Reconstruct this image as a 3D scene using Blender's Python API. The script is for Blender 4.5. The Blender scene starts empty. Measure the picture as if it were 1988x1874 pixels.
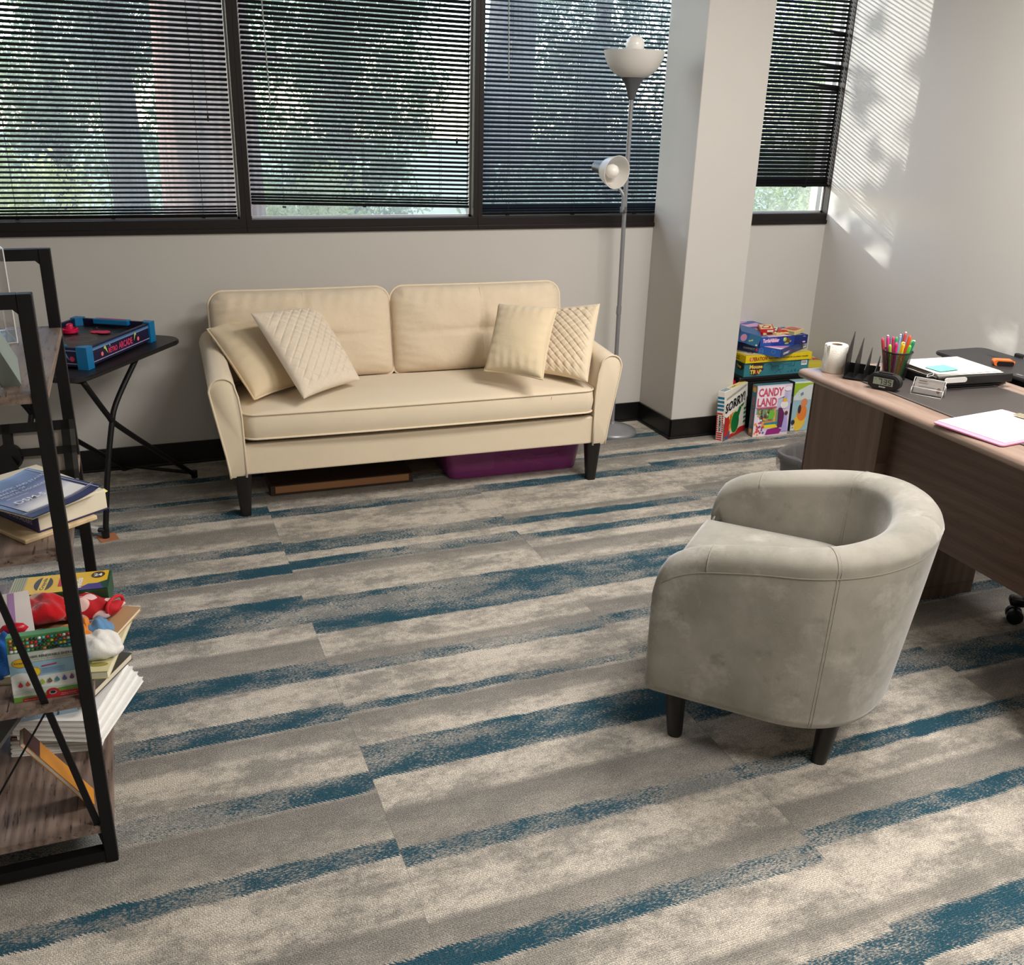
import bpy, bmesh, math, random
import numpy as np
from mathutils import Vector, Matrix
PI = math.pi
random.seed(7)
sc = bpy.context.scene
COL = sc.collection

# ---------------------------------------------------------------- camera
F_PX = 1851.5
YAW, PITCH, ROLL = 0.383115, 0.370985, -0.02969
CAM = Vector((0, 0, 1.55))
def cam_axes():
    cy, sy, cp, sp = math.cos(YAW), math.sin(YAW), math.cos(PITCH), math.sin(PITCH)
    f = Vector((sy*cp, cy*cp, -sp)); right = Vector((cy, -sy, 0)); down = f.cross(right)
    cr, sr = math.cos(ROLL), math.sin(ROLL)
    return cr*right + sr*down, -sr*right + cr*down, f
AR, AD, AF = cam_axes()
cam_d = bpy.data.cameras.new('camera'); cam = bpy.data.objects.new('camera', cam_d); COL.objects.link(cam)
cam_d.sensor_width = 36; cam_d.lens = F_PX/1988*36; cam_d.clip_start = .02; cam_d.clip_end = 300
cam.matrix_world = Matrix(((AR.x, -AD.x, -AF.x, CAM.x), (AR.y, -AD.y, -AF.y, CAM.y), (AR.z, -AD.z, -AF.z, CAM.z), (0, 0, 0, 1)))
sc.camera = cam

# ---------------------------------------------------------------- world, sun, lamps, exposure
sc.view_settings.view_transform = 'Standard'; sc.view_settings.look = 'None'
sc.view_settings.exposure = 0.12; sc.view_settings.gamma = 1; sc.view_settings.use_curve_mapping = False
w = bpy.data.worlds.new('sky'); sc.world = w; w.use_nodes = True
nt = w.node_tree; nt.nodes.clear()
sky = nt.nodes.new('ShaderNodeTexSky'); sky.sky_type = 'NISHITA'; sky.sun_disc = False
sky.sun_elevation = math.radians(34); sky.sun_rotation = math.radians(-54); sky.air_density = 1.0; sky.dust_density = .6
bg = nt.nodes.new('ShaderNodeBackground'); bg.inputs[1].default_value = 1.0
out = nt.nodes.new('ShaderNodeOutputWorld'); nt.links.new(sky.outputs[0], bg.inputs[0]); nt.links.new(bg.outputs[0], out.inputs[0])
def lamp(name, typ, loc, energy, color=(1, 1, 1), direction=(0, 0, -1), **kw):
    d = bpy.data.lights.new(name, typ); d.energy = energy; d.color = color
    for k, v in kw.items(): setattr(d, k, v)
    o = bpy.data.objects.new(name, d); COL.objects.link(o); o.location = loc
    o.rotation_euler = Vector(direction).to_track_quat('-Z', 'Y').to_euler(); return o
SUN_DIR = Vector((1, -0.735, -0.328))
lamp('sun', 'SUN', (-6, 9, 6), 5.0, (1.0, .965, .92), SUN_DIR, angle=math.radians(.53))
lamp('ceiling_troffer', 'AREA', (2.35, 2.0, 2.70), 72, (1.0, .96, .915), shape='RECTANGLE', size=1.2, size_y=.6)
lamp('ceiling_troffer', 'AREA', (1.9, .0, 2.70), 72, (1.0, .96, .915), shape='RECTANGLE', size=1.2, size_y=.6)

# ---------------------------------------------------------------- helpers
def srgb(r, g, b):
    f = lambda c: (c/255)/12.92 if c/255 <= .04045 else ((c/255+.055)/1.055)**2.4
    return (f(r), f(g), f(b))
MATS = {}
class NT:
    def __init__(s, name):
        s.m = bpy.data.materials.new(name); s.m.use_nodes = True; s.t = s.m.node_tree
        s.b = s.t.nodes['Principled BSDF']; s.out = s.t.nodes['Material Output']
    def n(s, typ, **kw):
        nd = s.t.nodes.new('ShaderNode'+typ)
        for k, v in kw.items():
            if k.startswith('i_'): nd.inputs[k[2:].replace('_', ' ')].default_value = v
            else: setattr(nd, k, v)
        return nd
    def l(s, a, b): s.t.links.new(a, b)
    def val(s, x, sock):
        if hasattr(x, 'links'): s.l(x, sock)
        else: sock.default_value = x
    def math(s, op, a, b=0.0, c=0.0, clamp=False):
        nd = s.n('Math', operation=op, use_clamp=clamp)
        s.val(a, nd.inputs[0]); s.val(b, nd.inputs[1])
        if op in ('MULTIPLY_ADD', 'WRAP', 'SMOOTH_MIN'): s.val(c, nd.inputs[2])
        return nd.outputs[0]
    def mix(s, f, a, b, typ='MIX'):
        nd = s.n('Mix', data_type='RGBA', blend_type=typ); s.val(f, nd.inputs[0])
        for x, k in ((a, 6), (b, 7)):
            if hasattr(x, 'links'): s.l(x, nd.inputs[k])
            else: nd.inputs[k].default_value = (*x[:3], 1)
        return nd.outputs[2]
    def noise(s, vec, scale, detail=3, rough=.5, sx=None):
        if sx: 
            mp = s.n('Mapping'); mp.inputs['Scale'].default_value = sx; s.l(vec, mp.inputs[0]); vec = mp.outputs[0]
        nd = s.n('TexNoise'); nd.inputs['Scale'].default_value = scale; nd.inputs['Detail'].default_value = detail
        nd.inputs['Roughness'].default_value = rough; s.l(vec, nd.inputs['Vector']); return nd.outputs[0]
    def ramp(s, f, stops, interp='LINEAR'):
        nd = s.n('ValToRGB'); nd.color_ramp.interpolation = interp; e = nd.color_ramp.elements
        while len(e) > 1: e.remove(e[0])
        e[0].position = stops[0][0]; e[0].color = (*stops[0][1], 1) if hasattr(stops[0][1], '__len__') else (stops[0][1],)*3+(1,)
        for p, c in stops[1:]:
            x = e.new(p); x.color = (*c, 1) if hasattr(c, '__len__') else (c, c, c, 1)
        s.val(f, nd.inputs[0]); return nd.outputs[0]
    def refl(s, lo=.04):
        lw = s.n('LayerWeight'); lw.inputs[0].default_value = .5
        return s.math('ADD', lo, s.math('MULTIPLY', s.math('POWER', lw.outputs['Facing'], 5.0), 1-lo), clamp=True)
    def bump(s, h, strength=.3, dist=.01):
        nd = s.n('Bump'); nd.inputs['Strength'].default_value = strength; nd.inputs['Distance'].default_value = dist
        s.l(h, nd.inputs['Height']); s.l(nd.outputs[0], s.b.inputs['Normal'])
    def obj(s): return s.n('TexCoord').outputs['Object']
    def set(s, rough=.5, metal=0, color=None, spec=None):
        s.b.inputs['Roughness'].default_value = rough; s.b.inputs['Metallic'].default_value = metal
        if spec is not None: s.b.inputs['Specular IOR Level'].default_value = spec
        if color is not None:
            if hasattr(color, 'links'): s.l(color, s.b.inputs['Base Color'])
            else: s.b.inputs['Base Color'].default_value = (*color[:3], 1)
def flat(c, rough=.5, metal=0, var=.06, spec=None):
    """plain coloured material with a faint procedural mottling"""
    key = ('flat', tuple(round(x, 3) for x in c), rough, metal, var, spec)
    if key in MATS: return MATS[key]
    k = NT('paint'); n = k.noise(k.obj(), 35, 3)
    col = k.mix(n, [x*(1-var) for x in c], [min(1, x*(1+var)) for x in c])
    k.set(rough, metal, col, spec); MATS[key] = k.m; return k.m
def rgb(r, g, b, rough=.5, metal=0, var=.06, spec=None): return flat(srgb(r, g, b), rough, metal, var, spec)
def link(o, parent=None):
    COL.objects.link(o)
    if parent is not None: o.parent = parent
    return o
def tag(o, label=None, cat=None, group=None, kind=None):
    if label: o['label'] = label
    if cat: o['category'] = cat
    if group: o['group'] = group
    if kind: o['kind'] = kind
    return o
def thing(name, label, cat, loc=(0, 0, 0), rz=0, group=None, rot=None):
    o = bpy.data.objects.new(name, None); o.empty_display_size = .05; link(o); o.location = loc
    o.rotation_euler = rot if rot else (0, 0, rz); return tag(o, label, cat, group)
def finish(bm, name, m, parent=None, smooth=False, ang=None):
    me = bpy.data.meshes.new(name); bm.normal_update(); bm.to_mesh(me); bm.free()
    for mm in (m if isinstance(m, (list, tuple)) else [m]): me.materials.append(mm)
    if smooth:
        for p in me.polygons: p.use_smooth = True
        if ang is not None:
            me.set_sharp_from_angle(angle=math.radians(ang))
    return link(bpy.data.objects.new(name, me), parent)
class MB:
    def __init__(s): s.bm = bmesh.new()
    def box(s, c, size, rot=None, bev=0, seg=2, mi=0, M=None):
        r = bmesh.ops.create_cube(s.bm, size=1); vs = r['verts']
        bmesh.ops.scale(s.bm, vec=size, verts=vs)
        fs = list({f for v in vs for f in v.link_faces})
        if bev > 0:
            es = list({e for v in vs for e in v.link_edges})
            rr = bmesh.ops.bevel(s.bm, geom=es, offset=bev, segments=seg, profile=.5, affect='EDGES')
            fs = list(set(rr['faces']) | {f for f in fs if f.is_valid}); vs = list({v for f in fs for v in f.verts})
        for f in fs: f.material_index = mi
        X = Matrix.Translation(c)
        if rot is not None: X = X @ (Matrix.Rotation(rot, 4, 'Z') if not hasattr(rot, '__len__') else Matrix.Rotation(rot[2], 4, 'Z') @ Matrix.Rotation(rot[1], 4, 'Y') @ Matrix.Rotation(rot[0], 4, 'X'))
        if M is not None: X = M @ X
        bmesh.ops.transform(s.bm, matrix=X, verts=vs); return s
    def bb(s, x0, x1, y0, y1, z0, z1, bev=0, seg=2, mi=0):
        return s.box(((x0+x1)/2, (y0+y1)/2, (z0+z1)/2), (x1-x0, y1-y0, z1-z0), bev=bev, seg=seg, mi=mi)
    def bar(s, p, q, wx, wy, up=(0, 0, 1), bev=0, mi=0):
        p = Vector(p); q = Vector(q); z = (q-p).normalized(); up = Vector(up)
        if abs(z.dot(up)) > .98: up = Vector((0, 1, 0))
        x = up.cross(z).normalized(); y = z.cross(x)
        M = Matrix((x, y, z)).transposed().to_4x4(); M.translation = (p+q)/2
        return s.box((0, 0, 0), (wx, wy, (q-p).length), bev=bev, M=M, mi=mi)
    def tube(s, pts, r, n=10, closed=False, mi=0, cap=True):
        pts = [Vector(p) for p in pts]; N = len(pts); rs = r if hasattr(r, '__len__') else [r]*N
        prev = None; rings = []
        for i, p in enumerate(pts):
            a = pts[i-1] if (i > 0 or closed) else p; b = pts[(i+1) % N] if (i < N-1 or closed) else p
            t = (b-a).normalized()
            if prev is None:
                u = Vector((0, 0, 1)) if abs(t.z) < .9 else Vector((1, 0, 0)); u = (u-t*u.dot(t)).normalized()
            else: u = (prev-t*prev.dot(t)).normalized()
            prev = u; v = t.cross(u)
            rings.append([s.bm.verts.new(p+(u*math.cos(2*PI*k/n)+v*math.sin(2*PI*k/n))*rs[i]) for k in range(n)])
        for i in range(N if closed else N-1):
            A, B = rings[i], rings[(i+1) % N]
            for k in range(n):
                f = s.bm.faces.new((A[k], A[(k+1) % n], B[(k+1) % n], B[k])); f.material_index = mi
        if cap and not closed:
            s.bm.faces.new(rings[0][::-1]).material_index = mi; s.bm.faces.new(rings[-1]).material_index = mi
        return s
    def lathe(s, prof, n=32, c=(0, 0, 0), mi=0, M=None, sup=None, aspect=1.0):
        """prof: list of (r, z); sup: superellipse exponent for rounded-square plans"""
        rings = []
        X = M if M is not None else Matrix.Identity(4)
        for r, z in prof:
            if r <= 1e-6: rings.append([s.bm.verts.new(X @ (Vector(c)+Vector((0, 0, z))))]); continue
            ring = []
            for k in range(n):
                a = 2*PI*k/n; ca, sa = math.cos(a), math.sin(a)
                q = r if not sup else r/((abs(ca)**sup+abs(sa)**sup)**(1/sup))
                ring.append(s.bm.verts.new(X @ (Vector(c)+Vector((q*ca, q*sa*aspect, z)))))
            rings.append(ring)
        for A, B in zip(rings, rings[1:]):
            for k in range(n):
                k2 = (k+1) % n
                if len(A) == 1 and len(B) == 1: continue
                if len(A) == 1: f = s.bm.faces.new((A[0], B[k2], B[k]))
                elif len(B) == 1: f = s.bm.faces.new((A[k], A[k2], B[0]))
                else: f = s.bm.faces.new((A[k], A[k2], B[k2], B[k]))
                f.material_index = mi
        return s
    def prism(s, pts, h, axis='z', o=0.0, mi=0, M=None):
        """extrude polygon (a,b) by h along axis starting at o"""
        def P(a, b, t):
            v = {'z': Vector((a, b, t)), 'y': Vector((a, t, b)), 'x': Vector((t, a, b))}[axis]
            return M @ v if M is not None else v
        A = [s.bm.verts.new(P(a, b, o)) for a, b in pts]; B = [s.bm.verts.new(P(a, b, o+h)) for a, b in pts]
        n = len(pts); fs = [s.bm.faces.new(A[::-1]), s.bm.faces.new(B)]
        for k in range(n): fs.append(s.bm.faces.new((A[k], A[(k+1) % n], B[(k+1) % n], B[k])))
        for f in fs: f.material_index = mi
        bmesh.ops.recalc_face_normals(s.bm, faces=fs); return s
    def grid(s, P, mi=0, closed_u=False):
        rows = [[s.bm.verts.new(p) for p in row] for row in P]; fs = []
        nu = len(rows); 
        for i in range(nu if closed_u else nu-1):
            A, B = rows[i], rows[(i+1) % nu]
            for j in range(len(A)-1):
                f = s.bm.faces.new((A[j], A[j+1], B[j+1], B[j])); f.material_index = mi; fs.append(f)
        return fs
    def done(s, name, m, parent=None, smooth=False, ang=None, fixn=False):
        if fixn: bmesh.ops.recalc_face_normals(s.bm, faces=s.bm.faces)
        return finish(s.bm, name, m, parent, smooth, ang)
def rrect(x0, x1, y0, y1, r, n=5):
    pts = []
    for cx, cy, a0 in ((x1-r, y1-r, 0), (x0+r, y1-r, PI/2), (x0+r, y0+r, PI), (x1-r, y0+r, 3*PI/2)):
        for k in range(n+1):
            a = a0+PI/2*k/n; pts.append((cx+r*math.cos(a), cy+r*math.sin(a)))
    return pts
def catmull(pts, n=8):
    pts = [Vector(p) for p in pts]; out = []
    for i in range(len(pts)-1):
        p0 = pts[max(i-1, 0)]; p1 = pts[i]; p2 = pts[i+1]; p3 = pts[min(i+2, len(pts)-1)]
        for k in range(n):
            t = k/n; out.append(.5*((2*p1)+(-p0+p2)*t+(2*p0-5*p1+4*p2-p3)*t*t+(-p0+3*p1-3*p2+p3)*t**3))
    out.append(pts[-1]); return out
_textcache = {}
def text_geo(st, bold=0.0, shear=0.0):
    key = (st, bold, shear)
    if key not in _textcache:
        cu = bpy.data.curves.new('lettering', 'FONT'); cu.body = st; cu.size = 1; cu.offset = bold; cu.shear = shear; cu.resolution_u = 2
        cu.fill_mode = 'BOTH'
        o = bpy.data.objects.new('lettering', cu); COL.objects.link(o)
        bpy.context.view_layer.update()
        me = o.to_mesh(); vs = [tuple(v.co) for v in me.vertices]; fs = [tuple(p.vertices) for p in me.polygons]
        o.to_mesh_clear(); bpy.data.objects.remove(o); bpy.data.curves.remove(cu)
        _textcache[key] = (vs, fs)
    return _textcache[key]
class Art:
    """printed picture and lettering on one face of a thing, metres from the face's lower left corner"""
    def __init__(s, parent, O, X, Y, name='printed_art', lift=.0006, rough=.45):
        s.p = parent; s.O = Vector(O); s.X = Vector(X).normalized(); s.Y = Vector(Y).normalized(); s.N = s.X.cross(s.Y)
        s.bm = bmesh.new(); s.mats = []; s.lift = lift; s.name = name; s.rough = rough; s.step = .00012
    def mi(s, c):
        m = rgb(*c, rough=s.rough) if isinstance(c, tuple) else c
        if m not in s.mats: s.mats.append(m)
        return s.mats.index(m)
    def P(s, x, y): return s.O+s.X*x+s.Y*y+s.N*s.lift
    def poly(s, pts, c):
        f = s.bm.faces.new([s.bm.verts.new(s.P(x, y)) for x, y in pts]); f.material_index = s.mi(c); s.lift += s.step; return s
    def rect(s, x0, y0, x1, y1, c): return s.poly([(x0, y0), (x1, y0), (x1, y1), (x0, y1)], c)
    def ell(s, cx, cy, rx, ry, c, n=20, rot=0):
        cr, sr = math.cos(rot), math.sin(rot)
        return s.poly([(cx+rx*math.cos(2*PI*k/n)*cr-ry*math.sin(2*PI*k/n)*sr, cy+rx*math.cos(2*PI*k/n)*sr+ry*math.sin(2*PI*k/n)*cr) for k in range(n)], c)
    def ring(s, cx, cy, rx, ry, t, c, n=28):
        a = [(math.cos(2*PI*k/n), math.sin(2*PI*k/n)) for k in range(n)]; mi = s.mi(c)
        for k in range(n):
            p, q = a[k], a[(k+1) % n]
            f = s.bm.faces.new([s.bm.verts.new(s.P(cx+u[0]*(rx-d), cy+u[1]*(ry-d))) for u, d in ((p, 0), (q, 0), (q, t), (p, t))]); f.material_index = mi
        s.lift += s.step; return s
    def line(s, pts, w_, c):
        for a, b in zip(pts, pts[1:]):
            d = Vector((b[0]-a[0], b[1]-a[1])); 
            if d.length < 1e-7: continue
            n = Vector((-d.y, d.x)).normalized()*w_/2
            s.poly([(a[0]-n.x, a[1]-n.y), (b[0]-n.x, b[1]-n.y), (b[0]+n.x, b[1]+n.y), (a[0]+n.x, a[1]+n.y)], c); s.lift -= s.step
        s.lift += s.step; return s
    def text(s, st, x, y, h, c, w_=None, bold=0.0, shear=0.0, rot=0.0, center=False):
        vs, fs = text_geo(st, bold, shear)
        if not vs: return s
        x0 = min(v[0] for v in vs); x1 = max(v[0] for v in vs); y0 = min(v[1] for v in vs); y1 = max(v[1] for v in vs)
        sy = h/(y1-y0); sx = (w_/(x1-x0)) if w_ else sy
        cr, sr = math.cos(rot), math.sin(rot); ox = -(x1-x0)*sx/2 if center else 0
        nv = []
        for v in vs:
            a = (v[0]-x0)*sx+ox; b = (v[1]-y0)*sy
            nv.append(s.bm.verts.new(s.P(x+a*cr-b*sr, y+a*sr+b*cr)))
        mi = s.mi(c)
        for f in fs:
            try: g = s.bm.faces.new([nv[i] for i in f])
            except ValueError: continue
            g.material_index = mi
        s.lift += s.step; return s
    def bars(s, x0, y0, x1, y1, n=14, seed=1):
        s.rect(x0, y0, x1, y1, (240, 240, 240)); r = random.Random(seed); w_ = (x1-x0)*.86; x = x0+(x1-x0)*.07
        for k in range(n):
            s.lift += 0; s.poly([(x+w_*k/n, y0+(y1-y0)*.25), (x+w_*k/n+w_/n*r.uniform(.3, .7), y0+(y1-y0)*.25), (x+w_*k/n+w_/n*.6, y1-(y1-y0)*.1), (x+w_*k/n, y1-(y1-y0)*.1)], (25, 25, 25)); s.lift -= s.step
        s.lift += s.step; return s
    def done(s):
        me = bpy.data.meshes.new(s.name); s.bm.normal_update(); s.bm.to_mesh(me); s.bm.free()
        for m in s.mats: me.materials.append(m)
        return link(bpy.data.objects.new(s.name, me), s.p)
def face_of(root, size, side, **kw):
    """Art on a side of a box centred on the root's local z axis, base at z=0"""
    w_, d, h = size
    return {'front': lambda: Art(root, (-w_/2, -d/2, 0), (1, 0, 0), (0, 0, 1), **kw),
            'left': lambda: Art(root, (-w_/2, d/2, 0), (0, -1, 0), (0, 0, 1), **kw),
            'right': lambda: Art(root, (w_/2, -d/2, 0), (0, 1, 0), (0, 0, 1), **kw),
            'top': lambda: Art(root, (-w_/2, -d/2, h), (1, 0, 0), (0, 1, 0), **kw)}[side]()

# ---------------------------------------------------------------- materials
def m_wall():
    k = NT('painted_wall'); c = k.obj(); n = k.noise(c, 1.3, 3)
    col = k.mix(n, srgb(196, 192, 186), srgb(202, 198, 192)); k.set(.55, color=col, spec=.3)
    k.bump(k.noise(c, 260, 2), .08, .002); return k.m
def m_carpet():
    """carpet planks .893 x .228 m: blue comb-edged stripes and grey bands, laid out plank column by plank column"""
    k = NT('carpet_planks'); co = k.obj(); sp = k.n('SeparateXYZ'); k.l(co, sp.inputs[0]); x, y = sp.outputs[0], sp.outputs[1]
    ci = k.math('FLOOR', k.math('DIVIDE', k.math('SUBTRACT', x, .421), .893))
    cx = k.math('FRACT', k.math('DIVIDE', k.math('SUBTRACT', x, .421), .893))
    far_b = [(3.86, 3.90), (4.10, 4.15)]; far_g = [(3.78, 3.86), (3.96, 4.10)]
    BL = {-1: [(.2, .3), (.6, .72), (1.0, 1.09), (1.30, 1.35), (1.631, 1.69), (1.86, 1.941), (2.18, 2.262), (2.39, 2.486), (2.73, 2.92), (3.09, 3.18), (3.29, 3.372), (3.635, 3.731)],
          0: [(.25, .3), (.6, .72), (.975, 1.08), (1.294, 1.352), (1.591, 1.642), (1.905, 2.036), (2.196, 2.238), (2.384, 2.457), (2.649, 2.886), (3.116, 3.19), (3.255, 3.34), (3.594, 3.68)],
          1: [(.2, .3), (.6, .68), (.86, .97), (1.006, 1.10), (1.345, 1.40), (1.595, 1.65), (1.848, 1.955), (2.214, 2.256), (2.404, 2.467), (2.675, 2.881), (3.092, 3.152), (3.252, 3.303), (3.62, 3.70)],
          2: [(.5, .6), (1.0, 1.08), (1.311, 1.386), (1.60, 1.655), (1.815, 1.945), (2.2, 2.26), (2.65, 2.80), (3.0, 3.06), (3.28, 3.345), (3.62, 3.745)]}
    GR = {-1: [(.75, .86), (1.36, 1.45), (1.70, 1.86), (2.10, 2.18), (2.486, 2.619), (3.03, 3.09), (3.431, 3.556)],
          0: [(.75, .86), (1.12, 1.16), (1.36, 1.435), (1.645, 1.782), (2.12, 2.196), (2.457, 2.519), (3.03, 3.116)],
          1: [(.75, .84), (1.12, 1.17), (1.40, 1.492), (2.122, 2.20), (2.467, 2.576), (2.934, 3.045), (3.317, 3.37)],
          2: [(.8, .9), (1.43, 1.52), (1.66, 1.78), (2.06, 2.19), (2.50, 2.60), (2.80, 2.90), (3.345, 3.42)]}
    saw = k.math('MULTIPLY', k.math('FRACT', k.math('ADD', k.math('MULTIPLY', x, 100), k.math('MULTIPLY', y, 60))), .009)
    n1 = k.noise(co, 150, 1); n0 = k.noise(co, 12, 2)
    pit = k.math('MULTIPLY', k.math('SUBTRACT', n1, .5), .009); wob = k.math('MULTIPLY', k.math('SUBTRACT', n0, .5), .022)
    ys = k.math('DIVIDE', k.math('ADD', k.math('ADD', y, saw), k.math('ADD', pit, wob)), 5.0)
    yg = k.math('DIVIDE', k.math('ADD', y, k.math('MULTIPLY', pit, .3)), 5.0)
    def sel(d, fn, coord):
        res = None
        for c in (-1, 0, 1, 2):
            r = k.ramp(coord, fn(d[c]), 'CONSTANT' if fn is fb else 'LINEAR')
            if res is None: res = r
            else: res = k.mix(k.math('GREATER_THAN', ci, c-.5), res, r)
        return res
    def fb(lst):
        st = [(0.0, 0.0)]
        for a, b in sorted(lst+far_b): st += [(a/5, 1.0), (b/5, 0.0)]
        return st[:32]
    def fg(lst):
        st = []
        for a, b in sorted((lst+far_g)[-8:]): st += [(a/5-.0003, 0.0), (a/5, .62), (b/5-.0003, 1.0), (b/5, 0.0)]
        return st[:32]
    blue = sel(BL, fb, ys); grey = sel(GR, fg, yg)
    patch = k.noise(co, 3.0, 4, .62, sx=(.9, 2.0, 1)); patch2 = k.noise(co, 9, 5, .72, sx=(.9, 1.7, 1)); patch3 = k.noise(co, 45, 3, .7)
    fine = k.noise(co, 260, 2, .6); thread = k.noise(co, 520, 1, .5); speck = k.noise(co, 200, 1, .5, sx=(.6, 1.5, 1))
    light = srgb(194, 185, 172); greyc = srgb(125, 121, 115); mid = srgb(142, 137, 129); dark = srgb(96, 92, 86); bl = srgb(26, 71, 87); bl2 = srgb(84, 98, 104)
    f = k.math('ADD', k.math('ADD', k.math('MULTIPLY', patch, .4), k.math('MULTIPLY', patch2, .4)), k.math('MULTIPLY', patch3, .2))
    mott = k.ramp(f, [(.44, 0.0), (.56, 1.0)])
    base = k.mix(mott, mid, light)
    base = k.mix(k.math('MULTIPLY', grey, k.math('SUBTRACT', 1.0, k.math('MULTIPLY', mott, .10))), base, greyc)
    bpat = k.ramp(k.math('ADD', k.math('MULTIPLY', k.noise(co, 2.0, 3, .6, sx=(.7, 2.2, 1)), .45), k.math('ADD', k.math('MULTIPLY', patch2, .35), k.math('MULTIPLY', speck, .2))), [(.45, 0.0), (.55, 1.0)])
    blc = k.mix(bpat, bl2, bl)
    bfac = k.math('MULTIPLY', blue, k.ramp(k.math('ADD', k.math('MULTIPLY', bpat, .6), k.math('MULTIPLY', speck, .8)), [(.30, .25), (.78, .97)]))
    col = k.mix(bfac, base, blc)
    yarn = k.ramp(k.math('ADD', k.math('MULTIPLY', fine, .55), k.math('MULTIPLY', thread, .45)), [(.34, .30), (.5, 1.0), (.66, 1.7)])
    col = k.mix(.72, col, yarn, 'MULTIPLY')
    jx = k.math('MULTIPLY', k.math('SUBTRACT', fine, .5), 3.0)
    rows = k.math('SINE', k.math('ADD', k.math('MULTIPLY', y, 1250), jx)); cols = k.math('SINE', k.math('ADD', k.math('MULTIPLY', x, 1000), k.math('ADD', k.math('MULTIPLY', y, 620), jx)))
    loop = k.math('MULTIPLY_ADD', k.math('ADD', k.math('MULTIPLY', rows, .6), k.math('MULTIPLY', cols, .4)), .24, 1.0)
    cmb = k.n('CombineColor'); [k.l(loop, cmb.inputs[q]) for q in range(3)]
    col = k.mix(1.0, col, cmb.outputs[0], 'MULTIPLY')
    wv = k.n('TexWave', wave_type='BANDS', bands_direction='X'); k.l(co, wv.inputs[0]); wv.inputs['Scale'].default_value = 70; wv.inputs['Distortion'].default_value = 2.5; wv.inputs['Detail'].default_value = 2; wv.inputs['Detail Scale'].default_value = 4
    col = k.mix(.30, col, k.ramp(wv.outputs[0], [(0, .70), (1, 1.22)]), 'MULTIPLY')
    seam = k.math('LESS_THAN', k.math('ABSOLUTE', k.math('SUBTRACT', cx, .5)), .4985)
    pl = k.math('FRACT', k.math('DIVIDE', k.math('SUBTRACT', y, .42), .2285)); seam2 = k.math('LESS_THAN', k.math('ABSOLUTE', k.math('SUBTRACT', pl, .5)), .4965)
    col = k.mix(k.math('MULTIPLY', seam, seam2), k.mix(.30, col, dark), col)
    dots = k.n('TexVoronoi', feature='F1'); dots.inputs['Scale'].default_value = 1.6; k.l(co, dots.inputs['Vector'])
    col = k.mix(k.math('LESS_THAN', dots.outputs['Distance'], .012), col, srgb(96, 82, 70))
    k.set(.95, color=col, spec=.1); k.bump(k.math('ADD', fine, k.math('MULTIPLY', thread, .8)), .5, .004); return k.m
def m_wood(name, c1, c2, axis='x', scale=1.0, rough=.42, dark=None, lines=0):
    k = NT(name); co = k.obj()
    s = {'x': (1.2, 14, 14), 'y': (14, 1.2, 14), 'z': (14, 14, 1.2)}[axis]; s = tuple(v*scale for v in s)
    n1 = k.noise(co, 1.0, 5, .6, sx=s); n2 = k.noise(co, 6.0, 4, .7, sx=s)
    warp = k.n('TexWave', wave_type='RINGS', rings_direction='SPHERICAL'); mp = k.n('Mapping'); mp.inputs['Scale'].default_value = tuple(v*.35 for v in s); mp.inputs['Location'].default_value = (.3, .7, -.4)
    k.l(co, mp.inputs[0]); k.l(mp.outputs[0], warp.inputs[0]); warp.inputs['Scale'].default_value = 2.2; warp.inputs['Distortion'].default_value = 5; warp.inputs['Detail'].default_value = 2
    f = k.math('ADD', k.math('MULTIPLY', n1, .55), k.math('ADD', k.math('MULTIPLY', n2, .3), k.math('MULTIPLY', warp.outputs[0], .15)))
    col = k.ramp(f, [(.33, c1), (.66, c2)]); 
    if dark: col = k.mix(k.ramp(n2, [(.35, 1.0), (.42, 0.0)]), col, dark)
    if lines:
        wl = k.n('TexWave', wave_type='RINGS', rings_direction='SPHERICAL', wave_profile='SAW'); mp2 = k.n('Mapping'); mp2.inputs['Scale'].default_value = {'z': (.01, 5.5, 1.1), 'y': (.01, 1.1, 5.5)}[axis]; mp2.inputs['Location'].default_value = {'z': (0, 1.2, -.45), 'y': (0, .9, -2.6)}[axis]
        k.l(co, mp2.inputs[0]); k.l(mp2.outputs[0], wl.inputs[0]); wl.inputs['Scale'].default_value = 5.0; wl.inputs['Distortion'].default_value = 3.0; wl.inputs['Detail'].default_value = 3; wl.inputs['Detail Scale'].default_value = .8
        col = k.mix(k.ramp(wl.outputs[0], [(.0, .55), (.10, .10), (.6, 0.0)]), col, [v*.55 for v in c1])
    k.set(rough, color=col, spec=.4); return k.m
def m_fabric(name, c, var=.07, bump=.25, scale=500, sheen=.3, fold=None):
    k = NT(name); co = k.obj(); n = k.noise(co, 5, 4, .6)
    col = k.mix(n, [v*(1-var) for v in c], [min(1, v*(1+var)) for v in c]); k.set(.9, color=col, spec=.15)
    k.b.inputs['Sheen Weight'].default_value = sheen; k.b.inputs['Sheen Roughness'].default_value = .5
    h = k.noise(co, scale, 2, .5)
    if fold: h = k.math('ADD', k.math('MULTIPLY', h, .15), k.noise(co, fold, 3, .5))
    k.bump(h, bump, .004 if not fold else .02); return k.m
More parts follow.
